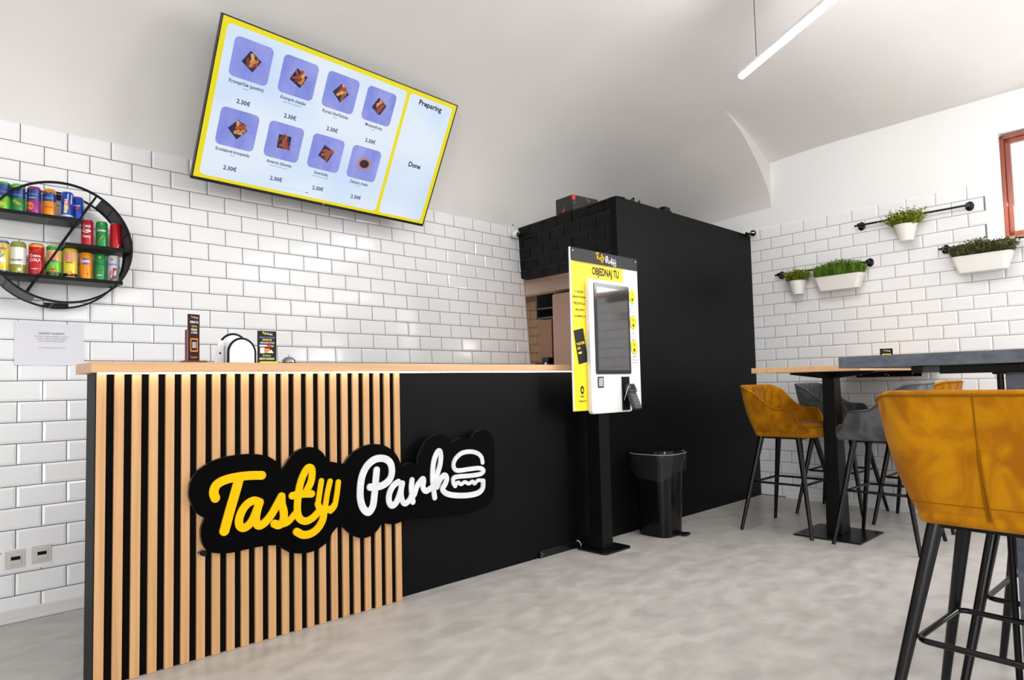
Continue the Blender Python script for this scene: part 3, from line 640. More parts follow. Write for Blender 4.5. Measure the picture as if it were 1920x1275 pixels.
mb = MB(); mb.prism([(2.862, .868), (2.93, .868), (2.93, 1.076), (2.862, 1.076)], 0, .012, M=BF); mb.build('terminal_bracket', METAL, kk, .001)
term = MB(); R = BF @ Matrix.Translation((2.915, .945, .045)) @ Matrix.Rotation(radians(-24), 4, 'X')
term.prism(rrect(-.036, .036, -.08, .05, .012), -.012, .014, M=R); term.prism(rrect(-.040, .040, .03, .085, .01), -.014, .024, M=R)
to = term.build('card_terminal', mat('terminal_plastic', (.03, .03, .032), .4), kk, .003)
mb = MB(); mb.prism(rrect(-.028, .028, .04, .075, .004, 2), .024, .0246, M=R); mb.build('terminal_display', mat('terminal_glass', (.006, .006, .006), .1), to)
mb = MB()
for i in range(3):
    for j in range(4): mb.prism(rrect(-.024+i*.017, -.011+i*.017, -.055+j*.018, -.043+j*.018, .002, 2), .014, .0165, M=R)
mb.build('keypad', mat('key_grey', (.12, .12, .125), .5), to)
MB().tube(catmull([BF @ Vector((2.87, .93, .012)), BF @ Vector((2.862, .96, .03)), BF @ Vector((2.87, 1.01, .045)), BF @ Vector((2.885, 1.015, .05))], 6), .0025, 8).build('terminal_arm', SCREW, kk)
# ================================================================== THINGS ON THE COUNTER
ZC = 1.158
yc = -1.17
DK = MATS['dark_print']
MAR = mat('maroon_plastic', (.12, .028, .035), .35)
# slim menu stand
t = thing('menu_stand', 'tall slim brown menu board on a maroon base, leftmost on the counter top', 'menu stand', (.455, yc, ZC))
mb = MB(); mb.prism(rrect(-.048, .048, -.03, .03, .012), 0, .012); mb.build('base', MAR, t, .002)
R = Matrix.Rotation(radians(14), 4, 'Z')
mb = MB(); mb.box(-.024, .024, -.004, .004, .012, .205, M=R); mb.box(-.03, -.024, -.003, .012, .012, .14, mi=1, M=R)
mb.build('board', [mat('brown_print', (.035, .009, .007), .5, spec=.15), MAR], t)
FM = R @ Matrix.Translation((0, -.0045, 0)) @ Matrix.Rotation(pi/2, 4, 'X')
GP_, OP_ = mat('green_print', (.35, .5, .03), .5), mat('orange_print', (.8, .25, .02), .5)
mb = MB(); logo(mb, FM, 0, .193, .03, 1, 0); mb.build('logo', [WLET, GP_], t)
for txt, z, s_, w_, mi in (('NEMAM CAS', .168, .013, .036, 0), ('OBJEDNAJ', .152, .009, .024, 1), ('PRIAMO', .137, .012, .026, 0), ('U NAS', .125, .012, .026, 0), ('Tasty Park', .024, .009, .03, 2)):
    tpart('printed_line', [WLET, GP_, OP_][mi], t, FM, txt, 0, z, s_, width=w_, bold=.03)
mb = MB()
mb.prism(rrect(-.016, .016, .05, .105, .003, 2), 0, .0005, M=FM); mb.prism(rrect(-.013, .013, .055, .10, .003, 2), .0006, .001, mi=1, M=FM); mb.prism(rrect(-.009, .009, .065, .09, .002, 2), .0012, .0015, mi=2, M=FM)
mb.build('printed_square', [MATS['orange_print'], MATS['brown_print'], mat('grey_print', (.35, .33, .32), .6)], t)
# napkin holder: two round white shells with black rims
t = thing('napkin_holder', 'white rounded napkin holder with black rims between the slim stand and the menu card', 'napkin holder', (.635, yc, ZC), radians(10))
def dome(w_, h_, n=24): return [(-w_, 0)]+[(w_*-cos(pi*i/n), h_-w_+w_*sin(pi*i/n)) for i in range(n+1)]+[(w_, 0)]
for y, nm, w_, h_ in ((-.035, 'front_plate', .062, .105), (.03, 'back_plate', .066, .128)):
    pts2 = dome(w_, h_)
    mb = MB(); mb.prism([(x, z) for x, z in pts2], y, y+.004, M=Matrix.Rotation(pi/2, 4, 'X') @ Matrix.Scale(-1, 4, (0, 0, 1))); pl = mb.build(nm, WPLAS, t)
    MB().tube([(x, y+.002, z+.003) for x, z in pts2], .0052, 8).build('rim', METAL, pl)
mb = MB()
for k in range(9): mb.box(-.05, .05, -.026+.0055*k, -.0225+.0055*k, .004, .075+.002*(k % 3))
mb.build('napkins', PAPER, t)
box('base', METAL, t, -.06, .06, -.04, .038, 0, .005, .002)
mb = MB(); mb.prism([(-.1, 0), (-.06, 0), (-.06, .1), (-.082, .1)], -.01, -.006, M=Matrix.Rotation(pi/2, 4, 'X')); mb.cyl((-.077, .010, .045), (-.077, .003, .045), .004, n=8, mi=1)
mb.build('side_plate', [WPLAS, METAL], t)
# menu card
t = thing('menu_card', 'black menu card with colourful print in a yellow foot, beside the counter bell', 'menu card', (.765, yc, ZC), radians(4))
box('card', DK, t, -.044, .044, 0, .004, 0, .148, .0005)
FM = Matrix.Translation((0, -.0006, 0)) @ Matrix.Rotation(pi/2, 4, 'X')
mb = MB(); logo(mb, FM, 0, .137, .045, 1, 0)
for txt, z, s_, w_, mi in (('OBEDNY SUPERMENU', .115, .011, .074, 2), ('BURGER DNA', .105, .010, .045, 1), ('HRANOLKY STYLE', .092, .010, .066, 0), ('NOVINKA', .034, .012, .04, 4), ('DRESSINGY KU HRANOLKAM', .02, .013, .07, 0)):
    put_text(mb, txt, FM, 0 if z > .05 else -.002, z, s_, width=w_, mi=mi, bold=.03)
def fq(mb_, x0, x1, z0, z1, mi, d=.0004): mb_.add([FM @ Vector(p) for p in ((x0, z0, d), (x1, z0, d), (x1, z1, d), (x0, z1, d))], [(0, 1, 2, 3)], mi)
fq(mb, -.036, 0, .078, .086, 0); fq(mb, -.002, .018, .076, .087, 3, .0006); fq(mb, .018, .03, .077, .085, 5, .0006); fq(mb, -.034, -.012, .048, .074, 0); fq(mb, -.01, .012, .05, .07, 5)
mb.add([FM @ Vector(p) for p in ((0, .05, .0008), (.03, .05, .0008), (.018, .066, .0008))], [(0, 1, 2)], 0)
mb.build('print', [WLET, YEL, mat('blue_print', (.12, .15, .4), .5), mat('red_print', (.65, .03, .02), .5), MATS['green_print'], MATS['orange_print']], t)
box('foot', YEL, t, -.038, .044, -.012, .016, 0, .012, .001)
# service bell
t = thing('service_bell', 'small round steel service bell on a black base, rightmost on the counter top', 'bell', (.865, yc, ZC))
mb = MB(); mb.lathe([(.033, 0), (.034, .004), (.031, .008)], 28); mb.build('base', METAL, t)
mb = MB(); mb.lathe([(.030, .009), (.0295, .015), (.026, .024), (.018, .031), (.008, .034), (.001, .0345)], 28); mb.build('bell_cup', mat('brushed_steel', (.35, .35, .37), .25, 1), t)
mb = MB(); mb.lathe([(.003, .034), (.003, .040), (.006, .041), (.006, .043), (.001, .044)], 12); mb.tube([(-.012, 0, .03), (-.012, 0, .047)], .0012, 6); mb.build('plunger', SCREW, t)
# ================================================================== PAPER NOTICE, SOCKETS, CAMERAS
def onwall(name, label, cat, x, z, off=0.0):
    t_ = thing(name, label, cat)
    M = frame(BW(x, z-2.415, off), UB, VB); t_.matrix_world = M; return t_, M
WX = lambda xp: (xp)            # positions along the wall are the same as x to a few millimetres
t, M = onwall('paper_notice', 'white sheet of allergen information taped to the tiles left of the counter', 'notice', .128, 1.295, .0055)
mb = MB(); g = []
for i in range(13):
    row = []
    for j in range(9):
        x = -.143+.286*i/12; y = -.105+.21*j/8
        row.append((x, y, .0012+.003*(max(0, -y/.1))**2*(1+sin(i*1.1))*.5+.0006*sin(i*.9+j)))
    g.append(row)
mb.grid(g); mb.build('sheet', PAPER, t)
mb = MB(); PM = Matrix.Translation((0, 0, .0065))
put_text(mb, 'ALERGÉNY / ALLERGENS', PM, .006, .050, .012, width=.108, bold=.02)
for i, (s_, w_) in enumerate((('Informácie o alergénoch nájdete na webovej', .138), ('stránke alebo sa opýtajte obsluhy', .124), ('počas celej otváracej doby', .108))): put_text(mb, s_, PM, .006, .036-.0115*i, .009, width=w_)
put_text(mb, 'Viac na stránke našej prevádzky, ďakujeme', PM, .008, -.020, .007, width=.11)
mb.build('printed_text', GREYINK, t)
mb = MB()
for sx in (-1, 1): box('tape', mat('clear_tape', (.78, .78, .78), .3), t, sx*.125-.012, sx*.125+.012, .095, .112, .002, .0026)
# sockets
SK = mat('socket_plastic', (.62, .60, .56), .4)
t, M = onwall('network_socket_plate', 'pale double network socket low on the tiled wall left of the counter', 'socket', .046, .283, .0045)
mb = MB(); mb.box(-.098, .094, -.058, .045, 0, .004); mb.build('back_plate', TILE, t, .001)
for x, y in ((-.047, 0), (.054, .005)):
    mb = MB(); mb.prism(rrect(x-.040, x+.036, y-.04, y+.04, .004, 2), .004, .010); mb.prism(rrect(x-.026, x+.024, y-.027, y+.026, .003, 2), .010, .014); mb.build('socket_frame', SK, t, .0012)
    mb = MB(); mb.box(x-.018, x+.018, y-.004, y+.012, .0135, .0148); mb.build('port', METAL, t)
    mb = MB(); mb.box(x-.02, x+.02, y-.02, y-.006, .0142, .0165); mb.build('flap', SK, t, .0008)
# round white security camera at the end of the tiles
t, M = onwall('security_camera', 'small white dome security camera on the tiles beside the black tiled fascia', 'camera', 3.435, 2.36, .006)
mb = MB(); mb.box(-.012, .012, -.03, .075, 0, .02); mb.cyl((0, .062, .02), (0, .062, .024), .006, n=10, mi=1); mb.build('bracket', [WPLAS, METAL], t, .002)
mb = MB(); mb.lathe([(.001, .035), (.02, .032), (.034, .018), (.036, 0), (.034, -.018), (.02, -.032), (.001, -.036)], 24, c=(0, -.025, .05)); mb.build('housing', WPLAS, t)
mb = MB(); mb.cyl((0, -.032, .07), (.004, -.05, .097), .022, .018, 20); mb.build('lens', mat('lens_black', (.004, .004, .004), .08), t)
# black ball camera at the far end of the black wall
t = thing('ball_camera', 'small black ball camera at the far top corner of the black wall', 'camera', (5.20, FY, 2.335))
mb = MB(); mb.cyl((0, 0, .03), (0, -.008, .03), .022, n=20); mb.cyl((0, -.008, .03), (.01, -.04, .032), .010, n=12); mb.build('mount', METAL, t)
mb = MB(); mb.lathe([(.001, .028), (.014, .025), (.024, .014), (.028, 0), (.024, -.014), (.014, -.025), (.001, -.028)], 24, c=(.012, -.06, .032)); mb.build('ball', METALG, t)
mb = MB(); mb.lathe([(.029, -.003), (.0295, 0), (.029, .003)], 24, c=(.012, -.058, .032), caps=False); mb.build('ring', SCREW, t)
# things on top of the black partition
t = thing('product_box', 'black product box with a red corner lying on top of the black tiled fascia', 'box', (3.56, -.60, 2.412), radians(-6))
box('carton', mat('box_black', (.012, .012, .013), .3), t, -.12, .16, -.10, .10, 0, .12, .001)
mb = MB(); mb.add([(-.1205, -.10, .12), (-.1205, -.085, .12), (-.1205, -.09, .085), (-.1205, -.10, .08)], [(0, 1, 2, 3)]); mb.add([(-.1205, .0, .0), (-.1205, .03, 0), (-.1205, -.01, .05)], [(0, 1, 2)])
mb.add([(-.12, -.1005, .12), (-.085, -.1005, .12), (-.095, -.1005, .08), (-.12, -.1005, .08)], [(0, 1, 2, 3)])
mb.build('red_print', MATS['red_print'], t)
mb = MB(); put_text(mb, 'TX', Matrix.Translation((.05, -.1006, .085)) @ Matrix.Rotation(pi/2, 4, 'X'), 0, 0, .03, bold=.02); put_text(mb, '37', Matrix.Translation((-.1, -.1006, .05)) @ Matrix.Rotation(pi/2, 4, 'X'), 0, 0, .025); mb.build('lettering', GREYINK, t)
t = thing('cable_coil', 'flat black device with a looped cable on top of the black wall corner', 'cable', (3.44, -1.14, 2.373))
mb = MB(); mb.box(-.02, .14, -.02, .06, 0, .02); mb.build('adapter', METAL, t, .004)
MB().tube(catmull([(.10, 0, .01), (.13, -.01, .04), (.17, 0, .06), (.19, .02, .04), (.16, .02, .02), (.20, -.01, .02), (.24, 0, .05), (.27, .02, .02)], 6), .006, 8).build('cable', METAL, t)
t = thing('wedge_bracket', 'small black wedge bracket on the top edge of the black wall', 'bracket', (3.90, -1.20, 2.37))
box('body', METAL, t, 0, .08, -.02, .03, 0, .035, .003); box('lip', METAL, t, .08, .1, -.02, .03, 0, .012, .002)
# ================================================================== ROUND SHELF WITH CANS
SC = (.147, 1.77); SR = .303; SO0, SO1 = .045, .20
sh = thing('round_wall_shelf', 'round black metal wall shelf with drink cans, left of the menu screen', 'shelf')
SM = frame(BW(SC[0], SC[1]-2.415, 0), UB, VB); sh.matrix_world = SM
FUP = frame((0, 0, 0), (1, 0, 0), (0, 1, 0))
def ring(z, w_=.006, h_=.010): 
    mb_ = MB(); n = 96; V = []; F = []
    for i in range(n):
        a = 2*pi*i/n
        for r, zz in ((SR-w_, z-h_), (SR, z-h_), (SR, z+h_), (SR-w_, z+h_)): V.append((r*cos(a), r*sin(a), zz))
    for i in range(n):
        j = (i+1) % n
        for k in range(4): F.append((i*4+k, j*4+k, j*4+(k+1) % 4, i*4+(k+1) % 4))
    mb_.add(V, F, 0, False); return mb_
ring(SO1, .010, .005).build('front_ring', METAL, sh)
ring(SO0, .009, .004).build('back_ring', METAL, sh)
GM = noisy(mat('black_mesh_band', (.02, .02, .021), .5), (.05, .05, .052), (.065, .065, .068), (30, 30, 30))
mb = MB(); n = 24
for a0, a1 in ((-.60, .98), (pi+.62, pi+1.2)):
    mb = MB(); V = []
    for i in range(n+1):
        a = a0+(a1-a0)*i/n
        V += [((SR-.003)*cos(a), (SR-.003)*sin(a), SO0), ((SR-.003)*cos(a), (SR-.003)*sin(a), SO1)]
    mb.add(V, [(2*i, 2*i+2, 2*i+3, 2*i+1) for i in range(n)])
    mb.build('side_band', GM, sh)
up = Vector((0, 0, 1)); 
def shp(z_world, x0, x1, nm):
    y = z_world-SC[1]
    mb_ = MB(); tilt = -.076*0
    # the board stays level although the wall leans: build it in world axes
    Mi_ = SM.inverted(); pts_ = []
    for x in (x0, x1):
        for o in (.045, .20):
            for dz in (-.018, 0): 
                p = BW(x, z_world-2.415, o); p.z = z_world+dz; pts_.append(Mi_ @ p)
    mb_.add(pts_, [(0, 1, 3, 2), (4, 6, 7, 5), (0, 4, 5, 1), (2, 3, 7, 6), (0, 2, 6, 4), (1, 5, 7, 3)])
    return mb_.build(nm, METAL, sh)
ZS = {'top': 1.915, 'mid': 1.788, 'low': 1.616}
def chord(z): return sqrt(max(0, SR**2-(z-SC[1])**2))-.004
xd = lambda z: SC[0]+.150+(z-2.044)*(.294/.539)      # the slanted bar
shp(ZS['top'], SC[0]-chord(ZS['top']), xd(ZS['top'])-.0, 'shelf_board')
shp(ZS['mid'], xd(ZS['mid']), SC[0]+chord(ZS['mid']), 'shelf_board')
shp(ZS['low'], SC[0]-chord(ZS['low']), SC[0]+chord(ZS['low']), 'shelf_board')
Mi_ = SM.inverted(); mb = MB()
for o in (.05, .197):
    a = BW(xd(2.035), 2.035-2.415, o); b = BW(xd(1.505), 1.505-2.415, o); MB().tube([Mi_ @ a, Mi_ @ b], .005, 8).build('slanted_bar', METAL, sh)
mb = MB()
for a in (.3, .75, 2.2, 2.9, 3.9, 4.6, 5.6): MB().tube([((SR-.003)*cos(a), (SR-.003)*sin(a), SO0), ((SR-.003)*cos(a), (SR-.003)*sin(a), SO1)], .004, 6).build('cross_bar', METAL, sh)
box('wall_fixing', METAL, sh, -.05, .05, SR-.03, SR-.012, .0045, SO0); box('wall_fixing', METAL, sh, -.05, .05, -SR+.012, -SR+.03, .0045, SO0)
ALU = mat('can_aluminium', (.75, .75, .77), .25, 1)
def canmat(k, c, metal=.25): return mat('can_'+k, c, .25, metal)
CANM = dict(lime=(.18, .55, .04), green=(.015, .26, .06), navy=(.02, .05, .22), magenta=(.35, .03, .22), orange=(.85, .28, .01), blue=(.02, .07, .45), silver=(.62, .64, .70), red=(.52, .008, .015), cherry=(.45, .01, .02), olive=(.30, .32, .05), cream=(.80, .78, .72), yellow=(.80, .62, .06), sky=(.10, .30, .55), brown=(.22, .04, .02), pink=(.72, .16, .32), teal=(.03, .22, .25), white=(.8, .8, .8), black=(.01, .01, .01), dgreen=(.01, .12, .03))
for k, c in CANM.items(): canmat(k, c)
def can(label, x, zsh, h, r, bands, texts=(), patches=(), off=.125, rz=0):
    """bands: [(z0,z1,colour)] fractions of the wall of the can"""
    p = BW(x, zsh-2.415, off); t_ = thing('drink_can', label, 'can', (p.x, p.y, zsh+.0005), rz)
    t_['group'] = 'drink cans on the round shelf'
    mb_ = MB(); nr = r*.80
    z1, z2 = h*.045, h*.93
    mats = [ALU]; n = 28
    mb_.lathe([(nr, 0), (nr+.001, .001), (r, z1)], n, 0, caps=False)
    mb_.add([(nr*cos(2*pi*k/n), nr*sin(2*pi*k/n), 0.001) for k in range(n)], [tuple(range(n-1, -1, -1))])
    mb_.lathe([(r, z1), (r, z2), (nr+.001, h*.985), (nr+.001, h), (nr-.002, h), (nr-.003, h-.004)], n, 0, caps=False)
    mb_.add([((nr-.003)*cos(2*pi*k/n), (nr-.003)*sin(2*pi*k/n), h-.004) for k in range(n)], [tuple(range(n))])
    body_ = mb_.build('can_body', MATS['can_'+bands[0][2]], t_)
    body_.data.materials.append(ALU)
    for q in body_.data.polygons:
        if q.center.z > h*.985 or q.center.z < z1*.6: q.material_index = 1
    for (f0, f1, c) in bands[1:]:
        m2 = MB(); m2.lathe([(r+.0003, f0*h), (r+.0003, f1*h)], n, 0, caps=False); m2.build('printed_band', MATS['can_'+c], t_)
    def wrap(V, rr): return [(rr*sin(v[0]/rr), -rr*cos(v[0]/rr), v[1]) for v in V]
    for (kind, args, c) in patches:
        m2 = MB()
        if kind == 'ell':
            cx_, cz_, a_, b_, rot_ = args; pts_ = []
            for k in range(20):
                u = a_*cos(2*pi*k/20); v = b_*sin(2*pi*k/20); pts_.append((cx_+u*cos(rot_)-v*sin(rot_), cz_+u*sin(rot_)+v*cos(rot_)))
            cpt = (cx_, cz_); V = wrap([cpt]+pts_, r+.0006); m2.add(V, [(0, 1+k, 1+(k+1) % 20) for k in range(20)], 0, False)
        elif kind == 'str':
            P, w_ = args; C_ = catmull(P, 5); L = []; Rr = []
            for i, pnt in enumerate(C_):
                t2 = (C_[min(i+1, len(C_)-1)]-C_[max(i-1, 0)]).normalized(); nn = Vector((-t2.y, t2.x, 0)); L.append(pnt+nn*w_/2); Rr.append(pnt-nn*w_/2)
            V = wrap(L+Rr, r+.0008); m2.add(V, [(i, i+1, len(L)+i+1, len(L)+i) for i in range(len(L)-1)])
        m2.build('print', MATS['can_'+c], t_)
    for (s_, z_, size, wd, c) in texts:
        m2 = MB(); V, F, W_ = text_mesh(s_, size, bold=.02); k = wd/W_
        m2.add(wrap([(v.x*k-wd/2, v.y+z_) for v in V], r+.001), F); m2.build('lettering', MATS['can_'+c], t_)
    return t_
RN, RF = .0265, .0315
zt_, zm, zl = ZS['top'], ZS['mid'], ZS['low']
face = radians(-18)
can('lime and navy can, first from the left edge of the picture on the top board', -.080, zt_, .140, RN+.002, [(0, 1, 'lime'), (.5, .9, 'navy'), (.9, .96, 'green')], [('ACTIVE', .085, .013, .04, 'sky')], [('ell', (.0, .03, .012, .01, .3), 'yellow')], rz=face)
can('green and navy can between the lime can and the magenta can', -.022, zt_, .140, RN+.002, [(0, 1, 'green'), (.5, .85, 'navy'), (.86, .96, 'lime')], [('ENERGIA', .08, .012, .04, 'sky')], [('ell', (.004, .045, .016, .006, -.3), 'orange'), ('ell', (-.008, .055, .01, .006, .3), 'lime')], rz=face)
can('magenta and navy can with an orange patch on the top board', .040, zt_, .140, RN+.002, [(0, 1, 'magenta'), (.5, .88, 'navy')], [('Active', .095, .015, .036, 'sky'), ('ENERGY', .08, .008, .035, 'silver')], [('ell', (-.012, .042, .016, .02, .4), 'orange')], rz=face)
can('orange can with a navy band on the top board', .102, zt_, .140, RN+.001, [(0, 1, 'orange'), (.55, .82, 'navy')], [('wave', .088, .02, .044, 'sky'), ('rocket man', .045, .01, .036, 'brown')], [('str', ([(-.025, .118), (-.012, .122), (0, .112), (.012, .120), (.025, .114)], .008), 'navy')], rz=face)
can('blue and silver energy drink can with red lettering on the top board', .176, zt_, .140, RN, [(0, 1, 'blue'), (.10, .16, 'silver')], [('Red Bull', .088, .013, .042, 'red')], [('str', ([(-.021, .025), (-.018, .076)], .022), 'silver'), ('str', ([(.014, .078), (.016, .128)], .020), 'silver'), ('str', ([(-.002, .03), (-.001, .1)], .012), 'silver'), ('ell', (.004, .075, .010, .006, .5), 'red'), ('ell', (.0, .058, .009, .016, 0), 'yellow')], rz=face)
can('second blue energy drink can, half hidden at the right end of the top board', .226, zt_, .131, RN, [(0, 1, 'blue'), (.02, .14, 'silver')], [('Bull', .080, .011, .03, 'silver')], [('ell', (.004, .07, .010, .006, .5), 'red')], off=.092, rz=face)
can('dark red can with large white script on the middle board', .262, zm, .138, RN, [(0, 1, 'cherry')], [('Coca', .098, .022, .036, 'white'), ('Cola', .076, .022, .036, 'white'), ('Cherry', .045, .020, .036, 'white')], [('str', ([(-.02, .075), (0, .07), (.02, .08)], .003), 'white')], rz=face)
can('green can with white lettering in the middle of the middle board', .326, zm, .138, RN, [(0, 1, 'green')], [('Garden', .085, .018, .042, 'white')], [('str', ([(-.018, .02), (0, .05), (.012, .066)], .0025), 'orange'), ('ell', (.002, .125, .004, .005, 0), 'lime')], rz=face)
can('plain shiny red can at the right end of the middle board', .389, zm, .138, RN, [(0, 1, 'red')], [], [('str', ([(.012, .01), (.02, .03)], .0025), 'white')], rz=face)
can('yellow and blue patterned can at the left end of the lowest board', -.084, zl, .156, RF-.001, [(0, 1, 'yellow'), (.90, .96, 'blue'), (0.02, .08, 'blue')], [('Lemon', .11, .02, .05, 'blue')], [('ell', (-.01, .1, .016, .02, .4), 'sky'), ('ell', (.014, .06, .012, .012, 0), 'white'), ('ell', (-.016, .035, .014, .01, .3), 'orange'), ('ell', (.018, .125, .01, .008, 0), 'orange'), ('str', ([(-.02, .06), (0, .07), (.02, .09)], .006), 'sky')], rz=face)
can('olive can with a wide white label on the lowest board', -.019, zl, .156, RF, [(0, 1, 'olive'), (.30, .82, 'cream')], [('DOUARIEŽ', .062, .014, .052, 'black')], [('ell', (.012, .022, .008, .008, 0), 'cream')], rz=face)
can('bright red can with white cola lettering on the lowest board', .052, zl, .156, RF, [(0, 1, 'red'), (.88, .96, 'orange')], [('Crema', .090, .017, .046, 'white'), ('COLA', .068, .020, .048, 'white'), ('tradicna', .03, .009, .03, 'white')], [('ell', (.01, .12, .02, .008, .5), 'cherry')], rz=face)
can('green topped yellow can with pink stripes, left one of the two striped cans', .122, zl, .156, RF, [(0, 1, 'yellow'), (.84, .96, 'green'), (.02, .16, 'dgreen'), (.16, .5, 'lime')], [('BIO', .075, .014, .03, 'black')], [('ell', (.002, .03, .017, .012, 0), 'red')]+[('str', ([(-.022+.010*i, .085), (-.018+.010*i, .105), (-.020+.010*i, .125)], .005), 'pink') for i in range(5)]+[('str', ([(-.02+.02*i, .07), (-.02+.02*i, .08)], .01), 'teal') for i in range(3)], rz=face)
can('yellow can with pink stripes, right one of the two striped cans', .190, zl, .153, RF-.001, [(0, 1, 'yellow'), (.06, .16, 'black'), (.0, .05, 'orange')], [('MANGO', .075, .011, .03, 'black')], [('ell', (.002, .028, .012, .010, 0), 'orange')]+[('str', ([(-.020+.010*i, .085), (-.019+.010*i, .110), (-.020+.010*i, .128)], .006), 'pink') for i in range(5)], rz=face)
can('orange can with white lettering on a blue badge on the lowest board', .257, zl, .140, RN+.001, [(0, 1, 'orange')], [('FANTA', .086, .020, .046, 'white')], [('ell', (0, .092, .025, .016, .1), 'blue'), ('ell', (.01, .03, .004, .003, 0), 'brown')], rz=face)
can('green can with dark lettering, second from right on the lowest board', .319, zl, .140, RN, [(0, 1, 'green')], [('Relax', .082, .018, .038, 'dgreen'), ('ZIVA', .025, .010, .024, 'white')], [('ell', (0, .12, .006, .006, 0), 'olive'), ('ell', (.012, .055, .007, .003, .5), 'dgreen')], rz=face)
can('white and brown chocolate drink can at the right end of the lowest board', .378, zl, .140, RN, [(0, 1, 'silver')], [('BUENO', .085, .014, .038, 'blue')], [('ell', (.002, .040, .018, .034, -.25), 'brown'), ('ell', (-.006, .050, .005, .02, -.2), 'pink'), ('ell', (-.004, .115, .007, .004, 0), 'red')], rz=face)
# ================================================================== RAILS AND PLANTERS ON THE RIGHT WALL
RFm = lambda s, z, o=0.0: frame(RW(s, z, o), UR, (0, 0, 1))
S_OF = lambda y: (-y*1.0-1.092)  # filled in below
def s_at(y_new):                  # wall coordinate from a y in scene axes
    # RW(s).y = SA*5.331 + CA*(-1.092-s)
    return -1.092-(y_new-SA*5.331)/CA
def rail(label, y0, y1, z, over=.03):
    s0_, s1_ = s_at(y0), s_at(y1); t_ = thing('wall_rail', label, 'rail', group='black rails on the right tiled wall')
    M = RFm(s0_, z, .0045); t_.matrix_world = M; L = s1_-s0_
    MB().tube([(-.035, 0, .052), (L+.005, 0, .052)], .0078, 12).build('rod', METALG, t_)
    for x in (0, L):
        mb_ = MB(); mb_.lathe([(.001, .0), (.028, 0), (.028, .003), (.026, .005), (.012, .006), (.011, .05), (.001, .052)], 20, c=(0, 0, 0)); 
        mb_.cyl((x-x, 0, .052), (x-x, 0, .0645), .013, n=14)
        mb_.build('bracket', METALG, t_, M=Matrix.Translation((x, 0, 0)) @ Matrix.Scale(1.25, 4, (0, 1, 0)))
    return t_
rail('black wall rail highest on the right wall, carrying a single small pot', -2.20, -2.94, 2.258)
rail('black wall rail lowest on the right wall, carrying a small pot and a long planter', -1.516, -2.25, 1.955)
rail('black wall rail below the brown window, carrying the dark green planter', -2.777, -3.58, 1.969)
def foliage(mb_, x0, x1, z0, n, hgt, spread, rnd, kind, depth=.05):
    for k in range(n):
        x = rnd.uniform(x0, x1); y = rnd.uniform(-depth, depth); a = rnd.uniform(0, 2*pi); ln = hgt*rnd.uniform(.45, 1.05)*(1-.25*abs((x-(x0+x1)/2)/((x1-x0)/2)))
        edge = (x-(x0+x1)/2)/((x1-x0)/2+1e-6)
        dx = spread*(edge*rnd.uniform(.3, 1)*.6+rnd.uniform(-.45, .45)); dy = max(spread*rnd.uniform(-.5, .6), -.072-y)
        base = Vector((x, z0-.01, y)); tip = base+Vector((dx, ln, dy))
        mi = rnd.choice((0, 0, 1, 2))
        if kind == 'grass':      # feathery upright sprigs
            for q in range(5):
                f = .35+.6*q/5; p = base.lerp(tip, f); s_ = .017*(1.2-f*.6)
                for sg_ in (-1, 1):
                    d = Vector((sg_*s_*cos(a), s_*.8, sg_*s_*sin(a))); w_ = Vector((-sin(a)*.003+.0022, .002, cos(a)*.003))
                    mb_.add([p-w_, p+w_, p+d+Vector((0, .002, 0))], [(0, 1, 2)], mi)
            w_ = Vector((cos(a)*.0012, 0, sin(a)*.0012)); mb_.add([base-w_, base+w_, tip+w_*.3], [(0, 1, 2)], mi)
        else:                    # small oval leaves on short stems
            w_ = Vector((cos(a)*.001, 0, sin(a)*.001)); mb_.add([base-w_, base+w_, tip], [(0, 1, 2)], 1)
            for q in range(7):
                f = .25+.75*q/7; p = base.lerp(tip, f); b = rnd.uniform(0, 2*pi); l_ = rnd.uniform(.013, .022)
                d = Vector((cos(b)*l_, rnd.uniform(.2, .9)*l_, sin(b)*l_)); w2 = Vector((-sin(b), .2, cos(b)))*l_*.36
                m_ = p+d*.5; mb_.add([p, m_+w2, p+d, m_-w2], [(0, 1, 2, 3)], mi)
def leafmats(k, a, b, c):
    return [mat('leaf_'+k+str(i), q, .6, sheen=.0) for i, q in enumerate((a, b, c))]
LG = leafmats('grass', (.12, .26, .012), (.05, .13, .008), (.20, .34, .02))
LS = leafmats('sprig', (.26, .32, .015), (.10, .14, .01), (.45, .44, .04))
LD = leafmats('dusky', (.13, .15, .045), (.08, .09, .03), (.20, .22, .09))
SOIL = mat('dark_soil', (.02, .014, .008), .9)
